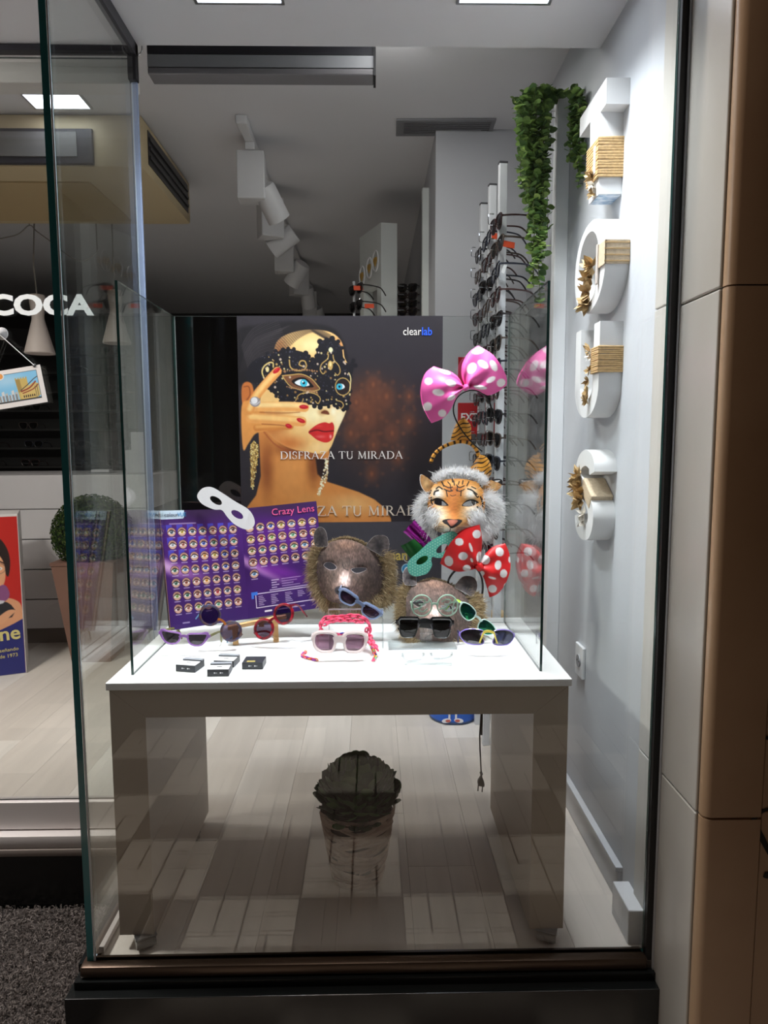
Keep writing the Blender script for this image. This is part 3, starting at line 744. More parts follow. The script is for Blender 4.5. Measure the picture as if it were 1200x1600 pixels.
curl([(300, 265), (305, 300), (330, 316), (365, 318), (388, 300), (382, 272), (360, 270), (352, 288), (368, 296)], 1.9)
curl([(506, 238), (500, 260), (470, 285), (462, 315), (476, 335), (488, 325)]); curl([(530, 240), (535, 265), (560, 295), (566, 325), (552, 342), (540, 332)])
curl([(330, 470), (350, 440), (400, 430), (440, 440), (460, 462), (448, 486), (434, 474)]); curl([(340, 486), (362, 480), (370, 462)])
curl([(545, 470), (572, 478), (582, 496), (570, 512), (560, 504)]); curl([(612, 330), (622, 360), (616, 420)], 1.6, GOLD2)
cv.dot(*c5((515, 292)), 13*SC, GOLD, ry=24*SC); cv.dot(*c5((515, 286)), 6*SC, GOLD2, ry=12*SC); cv.dot(*c5((518, 214)), 11*SC, (224, 220, 180), ry=13*SC)
for k in range(120):
    x_, y_ = mr.uniform(150, 620), mr.uniform(210, 500)
    if math.hypot((x_-360)/85, (y_-385)/38) < 1 or math.hypot(x_-575, y_-402) < 42: continue
    cv.dot(*c5((x_, y_)), mr.uniform(2.5, 6.5)*SC, mr.choice([GOLD, GOLD2, (150, 112, 66), (214, 190, 170)]), 0.9, clip=msk)
for k in range(14):
    cv.dot(*c5((275+k*13, 330-8*math.sin(k/13*PI)-8)), mr.uniform(3, 7)*SC, (160, 116, 78)); cv.dot(*c5((285+k*12, 400+k*2.2)), mr.uniform(3, 7)*SC, (168, 124, 84))
# hand with red nails, ring
def finger(l, wd, c1, c2):
    for i in range(len(l)-1): pass
    cv.line(C5(l), wd*SC, c1, sm=5, soft=1.5); cv.line(C5([(p[0]+2, p[1]-wd*.16) for p in l]), wd*SC*0.5, c2, 0.8, sm=5, soft=4)
cv.poly(C5([(44, 500), (90, 470), (140, 490), (180, 560), (200, 610), (160, 628), (112, 642), (76, 690), (46, 716)]), (224, 150, 78), sm=5, soft=2)
finger([(120, 610), (190, 606), (250, 604), (300, 602)], 34, (206, 128, 62), (232, 168, 92))
finger([(90, 560), (180, 566), (270, 572), (360, 578)], 50, (228, 158, 88), (250, 206, 132))
finger([(100, 500), (180, 500), (290, 500), (376, 505)], 48, (232, 164, 92), (254, 222, 156))
finger([(84, 520), (120, 450), (170, 390), (236, 322)], 46, (226, 150, 78), (252, 212, 138))
cv.line(C5([(140, 530), (260, 534), (350, 530)]), 1.4, (150, 80, 40), 0.7, sm=4, soft=1.5); cv.line(C5([(150, 590), (240, 596), (300, 604)]), 1.4, (140, 70, 38), 0.7, sm=4, soft=1.5)
for x_, y_, a, l in ((232, 318, -0.6, 22), (372, 503, 0.05, 24), (356, 573, 0.35, 24), (291, 601, 0.35, 18)): cv.dot(*c5((x_, y_)), l*SC, (190, 24, 36), ry=11*SC, ang=a); cv.dot(*c5((x_-3, y_-3)), l*.5*SC, (230, 90, 96), 0.6, ry=3*SC, ang=a)
cv.dot(*c5((116, 476)), 28*SC, (150, 140, 140), ry=26*SC); cv.dot(*c5((112, 470)), 17*SC, (226, 224, 226)); cv.line(C5([(90, 480), (116, 492), (140, 476)]), 1.6, (196, 192, 196), sm=4)
# earrings
for k in range(7):
    x0 = 88+k*6.2; top = 680+abs(k-3)*6; bot = 960-abs(k-1.5)*22-k*14
    for j in range(int((bot-top)/9)):
        cv.dot(*c5((x0+mr.uniform(-2, 2)-j*0.1, top+j*9)), 3.8*SC, mr.choice([(222, 182, 96), (250, 226, 150), (160, 118, 56)]))
for k in range(70):
    t = k/70; cv.dot(*c5((490-50*t*t+mr.uniform(-14, 14)*(1-abs(t-.5)), 775+190*t)), mr.uniform(3, 6)*SC, mr.choice([(240, 232, 196), (206, 180, 130), (250, 246, 226)]))
# lower grey band
cv.poly([(360, 812.2), (700, 810.2), (700, 950), (360, 950)], (70, 68, 76)); cv.poly([(612, 811.6), (700, 810.2), (700, 480), (694, 480), (694, 800), (612, 800)], (44, 40, 46), 0.0)
cv.line([(369, 941.5), (692, 939.5)], 2.5, (120, 122, 128))
for (x_, y_, r__, c1, c2, c3) in ((613, 893, 8, (226, 226, 230), (96, 96, 104), (214, 214, 216)), (635.5, 887, 9, (176, 214, 232), (44, 128, 176), (222, 236, 240)), (608, 919, 8, (70, 68, 74), (40, 38, 44), (110, 108, 112)), (637, 869, 7, (214, 214, 220), (70, 68, 76), (70, 68, 76)), (591, 905, 8, (90, 88, 94), (52, 50, 56), (120, 118, 124))):
    cv.dot(x_, y_, r__, c1); cv.dot(x_, y_, r__*.82, c2); cv.dot(x_, y_, r__*.4, c3)
cv.noise(60, 0.03, 2)
def ppos(U, V): return np.stack([-0.384+(U-369)*KX, np.full(U.shape, PY-0.0006), 1.557-(V-493)*KZ], -1)
cv.mesh('print', ppos, ps)
B().box(-0.384, -0.384+323*KX, PY, PY+0.0012, 1.557-450*KZ, 1.557).build('sheet', mat('paper_back', (230, 230, 228), 0.7), ps)
# lettering of the poster: roman capitals cut from strokes
def serif(s, h, m, parent, x0, z0, yy, name='lettering', tw=0.125, tn=0.052, cond=1.0, total=None):
    G = {}
    def st(a, b, w): return ('s', a, b, w)
    def arc(cx_, cy_, rx, ry, a0, a1, w0, w1): return ('a', cx_, cy_, rx, ry, a0, a1, w0, w1)
    T, t = tw, tn; sf = 0.10
    def ser(x, z, l=sf): return st((x-l, z), (x+l, z), 0.04)
    G['I'] = (0.30, [st((0.15, 0), (0.15, 1), T), ser(0.15, 0.02, .13), ser(0.15, .98, .13)])
    G['D'] = (0.86, [st((0.15, 0), (0.15, 1), T), st((0.02, .98), (0.4, .98), t), st((0.02, .02), (0.4, .02), t), arc(0.36, .5, .42, .48, -90, 90, t, T)])
    G['S'] = (0.58, [arc(0.30, .745, .20, .235, 20, 250, t, T*.9), arc(0.27, .27, .22, .25, 70, -160, T*.9, t), st((.49, .72), (.49, .93), t), st((.06, .08), (.06, .30), t)])
    G['F'] = (0.58, [st((0.15, 0), (0.15, 1), T), ser(0.15, .02, .13), st((0.02, .98), (.52, .98), t), st((.15, .53), (.44, .53), t), st((.52, .98), (.52, .80), t), st((.44, .60), (.44, .46), t)])
    G['R'] = (0.76, [st((0.15, 0), (0.15, 1), T), ser(0.15, .02, .13), st((0.02, .98), (.32, .98), t), st((.15, .50), (.34, .50), t), arc(0.32, .74, .22, .24, -90, 90, t, T*.9), st((.34, .50), (.68, .0), T), st((.62, .02), (.80, .02), t)])
    G['A'] = (0.86, [st((.08, 0), (.42, 1), t), st((.40, 1.02), (.76, 0), T), st((.18, .36), (.62, .36), t), ser(.08, .02), ser(.76, .02)])
    G['Z'] = (0.72, [st((.06, .98), (.66, .98), t), st((.62, .98), (.08, .02), T), st((.04, .02), (.68, .02), t), st((.06, .98), (.06, .82), t), st((.68, .02), (.68, .20), t)])
    G['T'] = (0.72, [st((.36, 0), (.36, 1), T), ser(.36, .02, .13), st((.02, .98), (.70, .98), t), st((.02, .98), (.02, .80), t), st((.70, .98), (.70, .80), t)])
    G['U'] = (0.84, [st((.17, .30), (.17, 1), T), ser(.17, .98, .13), arc(.42, .30, .25, .30, 180, 360, T, t), st((.67, .30), (.67, 1), t), ser(.67, .98, .11)])
    G['M'] = (1.02, [st((.16, 0), (.20, 1), t), st((.20, 1), (.52, .05), T), st((.52, .05), (.82, 1), t), st((.82, 1), (.86, 0), T), ser(.16, .02), ser(.86, .02, .12), ser(.15, .98, .08), ser(.86, .98, .08)])
    w_all = sum(G[c][0]+.07 if c != ' ' else 0.36 for c in s); k = (total/(w_all*h)) if total else cond
    b = B(); x = 0.0
    def quad(a, c, w):
        dx, dz = c[0]-a[0], c[1]-a[1]; l = math.hypot(dx, dz); nx, nz = -dz/l*w/2, dx/l*w/2
        q = [(a[0]+nx, a[1]+nz), (c[0]+nx, c[1]+nz), (c[0]-nx, c[1]-nz), (a[0]-nx, a[1]-nz)]
        vs = [(x0+(x+p[0])*h*k, yy, z0+p[1]*h) for p in q] + [(x0+(x+p[0])*h*k, yy-0.0004, z0+p[1]*h) for p in q]
        b.add(vs, [(0,1,2,3), (7,6,5,4), (0,4,5,1), (1,5,6,2), (2,6,7,3), (3,7,4,0)])
    for c in s:
        if c == ' ': x += 0.36; continue
        for e in G[c][1]:
            if e[0] == 's': quad(e[1], e[2], e[3])
            else:
                _, cx_, cy_, rx, ry, a0, a1, w0, w1 = e; n_ = 10
                pt = [(cx_+rx*math.cos(math.radians(a0+(a1-a0)*i/n_)), cy_+ry*math.sin(math.radians(a0+(a1-a0)*i/n_))) for i in range(n_+1)]
                for i in range(n_):
                    f = math.sin(PI*(i+.5)/n_) if a1 != 360 else 1-(i+.5)/n_
                    quad(pt[i], pt[i+1], w0+(w1-w0)*f)
        x += G[c][0]+.07
    return b.build(name, m, parent)
LWH = mat('letter_print_white', (232, 226, 222), 0.5); LFD = mat('letter_print_faded', (224, 208, 190), 0.5)
yT = PY-0.0012
a_ = pxy(433, 711.5); e_ = pxy(630, 711.5)
serif('DISFRAZA TU MIRADA', 11.8*KZ, LWH, ps, a_[0], a_[1], yT, total=e_[0]-a_[0])
a_ = pxy(405, 801.0); e_ = pxy(672, 801.0)
serif('DISFRAZA TU MIRADA', 15.5*KZ, LFD, ps, a_[0], a_[1], yT, total=e_[0]-a_[0])
BLU = mat('logo_blue', (40, 92, 220), 0.5)
a_ = pxy(629, 522)
t1 = text_mesh('logo_lettering', 'clear', 0.0315, LWH, ps, (a_[0], yT, a_[1]), sx=0.86)
a_ = pxy(658.5, 522)
text_mesh('logo_lettering', 'lab', 0.0315, BLU, ps, (a_[0], yT, a_[1]), sx=0.86, offset=0.0006)
a_ = pxy(601, 872)
text_mesh('gold_lettering', 'man', 0.043, mat('letter_gold', (196, 172, 92), 0.5), ps, (a_[0], yT, a_[1]), sx=0.9, offset=0.0008)

# ------------------------------------------------------------------ catalogue on its easel
ct = thing('catalogue', 'open purple lens catalogue of printed eyes leaning on a small easel', 'catalogue', (0, 0, 0))
def quadpos(q):
    q = [np.array(p) for p in q]                                   # TL, TR, BR, BL
    return lambda U, V: ((1-U)*(1-V))[..., None]*q[0] + (U*(1-V))[..., None]*q[1] + (U*V)[..., None]*q[2] + ((1-U)*V)[..., None]*q[3]
IR = [(170, 90, 60), (40, 36, 50), (236, 160, 40), (70, 150, 130), (210, 214, 224), (190, 196, 204), (90, 40, 34), (150, 186, 80), (200, 180, 60), (110, 190, 140), (200, 40, 40), (90, 30, 30), (90, 150, 200), (120, 150, 180), (60, 90, 110), (120, 140, 130), (190, 110, 90), (220, 190, 60), (150, 150, 70), (40, 110, 80), (30, 80, 190)]
er = random.Random(11)
def eye(cv, u, v, ru, rv, iris):
    cv.dot(u, v, ru*1.12, (58, 22, 62), ry=rv*1.12); cv.dot(u, v, ru, (214, 168, 146), ry=rv)
    cv.blob(u, v-rv*.55, ru*.9, rv*.5, (130, 84, 66), 0.8)
    cv.poly([(u-ru*.86, v+rv*.05), (u-ru*.3, v-rv*.38), (u+ru*.35, v-rv*.34), (u+ru*.88, v), (u+ru*.3, v+rv*.42), (u-ru*.35, v+rv*.42)], (238, 236, 238), sm=4)
    cv.dot(u+ru*.02, v, ru*.42, iris, ry=rv*.42); cv.dot(u+ru*.02, v, ru*.16, (14, 10, 14), ry=rv*.16)
    cv.line([(u-ru*.86, v+rv*.05), (u-ru*.3, v-rv*.40), (u+ru*.35, v-rv*.36), (u+ru*.88, v)], ru*.16, (46, 28, 30), sm=3)
    cv.dot(u-ru*.08, v-rv*.14, ru*.09, (250, 250, 250), ry=rv*.09)
    cv.line([(u-ru*.7, v+rv*1.32), (u+ru*.7, v+rv*1.32)], ru*.16, (206, 196, 214), 0.75)
def page(flip):
    cv = Canvas(0, 0, 1, 1.0, 250, (66, 24, 104)); cv.H = 380
    cv.U, cv.V = np.meshgrid(np.linspace(0, 1, 250), np.linspace(0, 1, 380)); cv.c = np.empty((380, 250, 3)); cv.c[:] = np.array((66, 24, 104))/255
    cv.blob(0.5, 0.28, .7, .34, (98, 26, 138), 0.9); cv.blob(0.5, 0.0, .9, .2, (52, 30, 62), 0.8); cv.blob(.5, 1.0, .9, .3, (50, 30, 96), 0.8)
    return cv
class _P: pass
TLl, TRl, BRl, BLl = at(250, 798, 1.865), at(376, 795, 1.925), at(388, 967, 1.865), at(267, 985, 1.805)
cv = page(0)
cv.blob(.12, .50, .62, .10, (196, 130, 200), 0.75, ang=.25); cv.blob(.0, .46, .3, .08, (230, 190, 226), 0.7, ang=.4)
cv.poly([(-.1, -.1), (.30, -.1), (.285, .060), (.27, .072), (-.1, .078)], (206, 222, 236)); cv.line([(.10, .115), (.42, .115)], .012, (196, 186, 206), .6)
for j in range(7):
    for i in range(7):
        u = .115 + .128*i - .010*j*0; v = .185 + .108*j
        if j < 3: cv.poly([(u-.062, v-.062), (u+.01, v-.062), (u+.01, v), (u-.062, v)], (74, 70, 190), .9)
        eye(cv, u, v, .050, .036, er.choice(IR))
cv.line([(.16, .955), (.24, .955)], .012, (190, 180, 206), .7)
cv.mesh('left_page', quadpos((TLl, TRl, BRl, BLl)), ct)
TRr, BRr = at(494, 783, 1.93), at(511, 948, 1.87)
cv = page(1)
cv.blob(.05, .50, .70, .07, (226, 180, 226), 0.85, ang=.45); cv.blob(.40, .60, .6, .10, (128, 40, 160), 0.7, ang=.3)
k = 0
for j in range(5):
    for i in range(7 if j < 4 else 1):
        u = .10 + .137*i + .004*j; v = .185 + .105*j; eye(cv, u, v, .054, .037, er.choice(IR))
for j in range(4):
    cv.line([(.33, .685+.022*j), (.42-(j % 2)*.03, .685+.022*j)], .009, (220, 206, 226), .8); cv.line([(.46, .683+.022*j), (.70-(j*.37 % 1)*.13, .683+.022*j)], .007, (214, 200, 222), .65)
cv.line([(.115, .79), (.98, .79), (.98, .915), (.115, .915), (.115, .79)], .008, (226, 214, 232))
cv.poly([(.06, .77), (.14, .77), (.14, .80), (.09, .80), (.09, .83), (.06, .83)], (60, 120, 220)); cv.line([(.30, .772), (.80, .772)], .010, (220, 208, 228), .8)
for i, (u, n_) in enumerate(((.15, 6), (.31, 6), (.49, 6), (.65, 4), (.80, 4))):
    for j in range(n_): cv.line([(u, .815+.0155*j), (u+.05+.05*((i*7+j*5) % 4)/4, .815+.0155*j)], .007, (206, 194, 216), .75)
cv.line([(.22, .955), (.30, .955)], .016, (240, 236, 244)); cv.line([(.34, .955), (.72, .955)], .010, (206, 190, 216), .7)
cv.mesh('right_page', quadpos((TRl, TRr, BRr, BRl)), ct)
# leaves below the open pages: a thick stack seen along the left edge
nrm = ((TRl-TLl).cross(BLl-TLl)).normalized(); nrm = nrm if nrm.y > 0 else -nrm
def leafblock(name, q, t0, t1, m, sh=Vector((0, 0, 0))):
    b = B(); vs = [p + nrm*t0 + sh for p in q] + [p + nrm*t1 + sh for p in q]
    b.add(vs, [(0,1,2,3), (7,6,5,4), (0,4,5,1), (1,5,6,2), (2,6,7,3), (3,7,4,0)]); return b.build(name, m, ct, fix=True)
PAPER = mat('paper_dark', (52, 40, 66), 0.6); PAPER2 = mat('paper_warm', (176, 120, 84), 0.6); PAPER3 = mat('paper_white', (206, 206, 214), 0.6)
for i, (m_, s_) in enumerate(((PAPER, 0), (PAPER2, -.0012), (PAPER3, -.002), (PAPER2, -.003), (PAPER, -.0042), (PAPER, -.0055))):
    leafblock('leaf', (TLl, TRl, BRl, BLl), 0.0036+i*.0014, 0.0046+i*.0014, m_, Vector((s_, 0, 0)))
for i in range(3): leafblock('leaf', (TRl, TRr, BRr, BRl), 0.0026+i*.0014, 0.0036+i*.0014, PAPER, Vector((0.0008*i, 0, 0)))
ux = (TRl-TLl).normalized(); uz = (TLl-BLl).normalized(); un = ux.cross(uz)
RM = Matrix((ux, uz-ux*uz.dot(ux), un)).transposed()
def on_page(name, s, size, m, u, v, q, sx=1.0, dz=0.001):
    TL_, TR_, BR_, BL_ = q; p = TL_*(1-u)*(1-v)+TR_*u*(1-v)+BR_*u*v+BL_*(1-u)*v
    ux = (TR_-TL_).normalized(); uz = (TL_-BL_); uz = (uz-ux*uz.dot(ux)).normalized(); un = ux.cross(uz)
    M3 = Matrix((ux, uz, un)).transposed(); return text_mesh(name, s, size, m, ct, p+un*dz, rot=M3.to_euler(), sx=sx)
on_page('title_lettering', 'Crazy Lens', 0.027, mat('letter_pink', (236, 96, 150), 0.5), .40, .092, (TRl, TRr, BRr, BRl), 1.0)
on_page('tab_lettering', 'colour', 0.0150, mat('letter_slate', (70, 76, 96), 0.5), .045, .052, (TLl, TRl, BRl, BLl), 0.9)
on_page('tab_lettering', 'VUE', 0.0150, mat('letter_cyan', (40, 140, 200), 0.5), .205, .052, (TLl, TRl, BRl, BLl), 0.85)
es = thing('easel', 'small pale wooden table easel carrying the purple catalogue', 'easel', (0, 0, 0))
WOOD = mat('easel_wood', (206, 164, 110), 0.55, noise=(8, 0.15), ani=(1, 8, 1))
p0, p1 = at(356, 981, 1.80), at(447, 963, 1.835)
B().bar([p0, p1], 0.020, 0.009, side=(0, 1, 0)).build('ledge', WOOD, es)
for px_ in (366, 429):
    p = at(px_, 978 if px_ < 400 else 968, 1.81 if px_ < 400 else 1.835); d_ = Vector((p.x+0.004, p.y-0.004, ZT))
    B().bar([d_, p+Vector((0, .010, -0.006))], 0.014, 0.010).build('leg', WOOD, es)
B().bar([Vector((-.33, 1.99, ZT)), Vector((-.33, 1.975, 0.86))], 0.014, 0.009).build('rear_leg', WOOD, es)

# ================================================================== MASKS
def px_m(Y): return Y/1068.97*1.0
# --- generic mask print with relief; local units: pixels of the drawing
def mask_sheet(name, cv, cx_, cy_, k, outline, holes, relief, parent, mi=None):
    keep = inside(outline, cv.U, cv.V)
    for h in holes: keep &= ~inside(h, cv.U, cv.V)
    def pos(U, V): return np.stack([(U-cx_)*k, -relief(U, V)*k, -(V-cy_)*k], -1)
    return cv.mesh(name, pos, parent, PRINTM, keep, smooth=True)

def bear(name, label, loc, rot, k):
    t = thing(name, label, 'mask', loc, rot)
    # drawing units: (0..700), centre (410, 460)
    cx_, cy_ = 410, 460
    out = smooth_pts([(230, 270), (290, 225), (400, 205), (500, 232), (560, 265), (620, 300), (672, 350), (704, 430), (716, 520), (706, 600), (680, 650), (600, 690), (520, 708), (440, 712), (340, 712), (270, 690), (222, 640), (190, 560), (176, 450), (185, 340)], 6)
    cv = Canvas(130, 100, 780, 760, 230, (100, 82, 75))
    F = lambda u, v, rx, ry, c, a=.8, ang=0: cv.blob(u, v, rx, ry, c, a, ang)
    F(400, 255, 200, 95, (150, 112, 94)); F(300, 330, 90, 60, (128, 102, 92), .7); F(400, 320, 200, 70, (122, 96, 88)); F(300, 420, 90, 60, (92, 74, 70)); F(530, 420, 130, 110, (86, 70, 66)); F(600, 520, 120, 160, (98, 80, 72)); F(240, 500, 80, 160, (124, 102, 92))
    F(215, 430, 70, 230, (70, 56, 52), .9); F(650, 480, 110, 230, (66, 54, 52), .95); F(560, 330, 120, 90, (92, 72, 66), .8); F(285, 470, 70, 90, (96, 78, 70), .8)
    F(430, 440, 60, 50, (110, 84, 76)); cv.poly(smooth_pts([(365, 450), (420, 452), (452, 520), (480, 600), (470, 660), (380, 684), (310, 668), (300, 600), (340, 520)], 5), (186, 158, 150), .85, soft=50)
    F(345, 500, 22, 80, (112, 88, 78), .8, .25); F(462, 520, 26, 90, (112, 88, 78), .8, -.25); F(400, 520, 70, 90, (214, 188, 182), .9); F(330, 560, 70, 70, (168, 138, 128)); F(480, 590, 90, 80, (150, 122, 114)); F(290, 620, 80, 70, (118, 96, 84)); F(470, 660, 110, 50, (128, 104, 92))
    cv.line([(378, 400), (392, 428), (420, 440)], 9, (66, 52, 50), .8, sm=3, soft=5)
    cv.noise(60, 0.16, 5, (1, .7)); cv.noise(150, 0.22, 6, (1, .35)); cv.noise(20, .10, 8)
    cv.dot(380, 596, 62, (64, 62, 70), ry=42); F(372, 585, 40, 20, (112, 112, 126)); cv.dot(350, 604, 16, (24, 22, 26), ry=11); cv.dot(412, 606, 16, (24, 22, 26), ry=11)
    cv.line([(380, 634), (382, 668)], 6, (50, 42, 42), .8, soft=3)
    cv.line([(320, 690), (380, 668), (450, 690), (520, 680)], 6, (60, 46, 44), .8, sm=4, soft=4)
    e1 = smooth_pts([(232, 410), (250, 390), (285, 388), (318, 408), (330, 430), (300, 442), (262, 436)], 4); e2 = smooth_pts([(448, 440), (470, 432), (520, 430), (566, 438), (545, 456), (500, 468), (468, 460)], 4)
    for e in (e1, e2): cv.line(e+[e[0]], 7, (196, 186, 186), .9)
    def rel(U, V):
        d = np.hypot((U-400)/320, (V-470)/300)
        r = 60*np.clip(1-d*d, 0, 1)**.7
        r += 120*np.exp(-(((U-395)/90)**2+((V-585)/95)**2)) + 30*np.exp(-(((U-410)/70)**2+((V-480)/90)**2)) - 14*np.exp(-(((U-285)/50)**2+((V-415)/34)**2)) - 14*np.exp(-(((U-507)/60)**2+((V-448)/30)**2))
        return r
    mask_sheet('face', cv, cx_, cy_, k, out, [e1, e2], rel, t)
    mm = mat('bear_hole_back', (92, 74, 72), 0.8)
    for c_, pts, nm in (((205, 190), smooth_pts([(172, 262), (152, 210), (156, 150), (186, 112), (222, 112), (252, 150), (262, 220), (256, 262)], 5), 'ear'), ((660, 250), smooth_pts([(566, 268), (590, 220), (630, 182), (680, 172), (728, 190), (748, 240), (736, 300), (700, 345), (650, 320)], 5), 'ear')):
        xs = [p[0] for p in pts]; ys = [p[1] for p in pts]
        ce = Canvas(min(xs)-3, min(ys)-3, max(xs)+3, max(ys)+3, 64, (86, 77, 77)); ce.blob(c_[0], c_[1]+10, 60, 84, (44, 40, 44), .9); ce.noise(14, .25, 3); ce.line(pts+[pts[0]], 5, (206, 200, 192), .9)
        mask_sheet(nm, ce, cx_, cy_, k, pts, [], lambda U, V: 26+10*np.cos((U-c_[0])/50), t)
    # fur collar
    R = np.random.RandomState(int(abs(loc[0])*1000)+2); roots = []; dirs = []; ln = []
    side = smooth_pts([(205, 300), (182, 340), (172, 390), (165, 470), (180, 560), (215, 640), (262, 700), (330, 722)], 12, False)
    sideR = smooth_pts([(676, 350), (694, 375), (706, 410), (712, 470), (716, 560), (700, 640), (640, 690), (560, 712), (470, 722)], 12, False)
    top = smooth_pts([(270, 245), (340, 214), (420, 205), (500, 228), (570, 262)], 12, False)
    top_a = top = np.array(top)
    for crv, cnt, L0, spread in ((side, 3000, 66, 17), (sideR, 3600, 68, 22), (top, 700, 26, 5)):
        crv = crv if crv is top_a else np.array(crv); idx = R.randint(0, len(crv), cnt); p = crv[idx]+R.normal(0, spread, (cnt, 2)); p = p+(p-np.array([cx_, cy_]))*(.05 if crv is not top_a else .0)
        out_ = p-np.array([cx_, cy_]); out_ /= np.linalg.norm(out_, axis=1, keepdims=True)
        dd = np.stack([out_[:, 0]+R.normal(0, .35, cnt), -.25+R.normal(0, .3, cnt)-.15, -(out_[:, 1]+R.normal(0, .35, cnt))], 1)
        roots.append(np.stack([(p[:, 0]-cx_)*k, (12*k if crv is top_a else -R.uniform(-4, 22, cnt)*k)+0*p[:, 0], -(p[:, 1]-cy_)*k], 1)); dirs.append(dd); ln.append(R.uniform(.5, 1.1, cnt)*L0*k)
    n_ = sum(len(r) for r in roots)
    pal = np.array([[196, 176, 138], [164, 142, 108], [214, 196, 160], [130, 112, 90], [178, 154, 118]])
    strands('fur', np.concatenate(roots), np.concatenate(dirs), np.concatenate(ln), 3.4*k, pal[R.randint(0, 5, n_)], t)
    return t
KP = 1.9/1068.97
b1 = bear('bear_mask', 'brown bear party mask with olive fur standing behind the blue-grey sunglasses', at(460+410/5, 800+460/5, 1.845), (-0.06, 0, 0), 1.845/1068.97/5)
b2 = bear('bear_mask', 'second brown bear mask half hidden behind the black square sunglasses', at(680, 962, 1.868), (-0.52, 0.03, 0), KP/5)

BEAR2 = b2
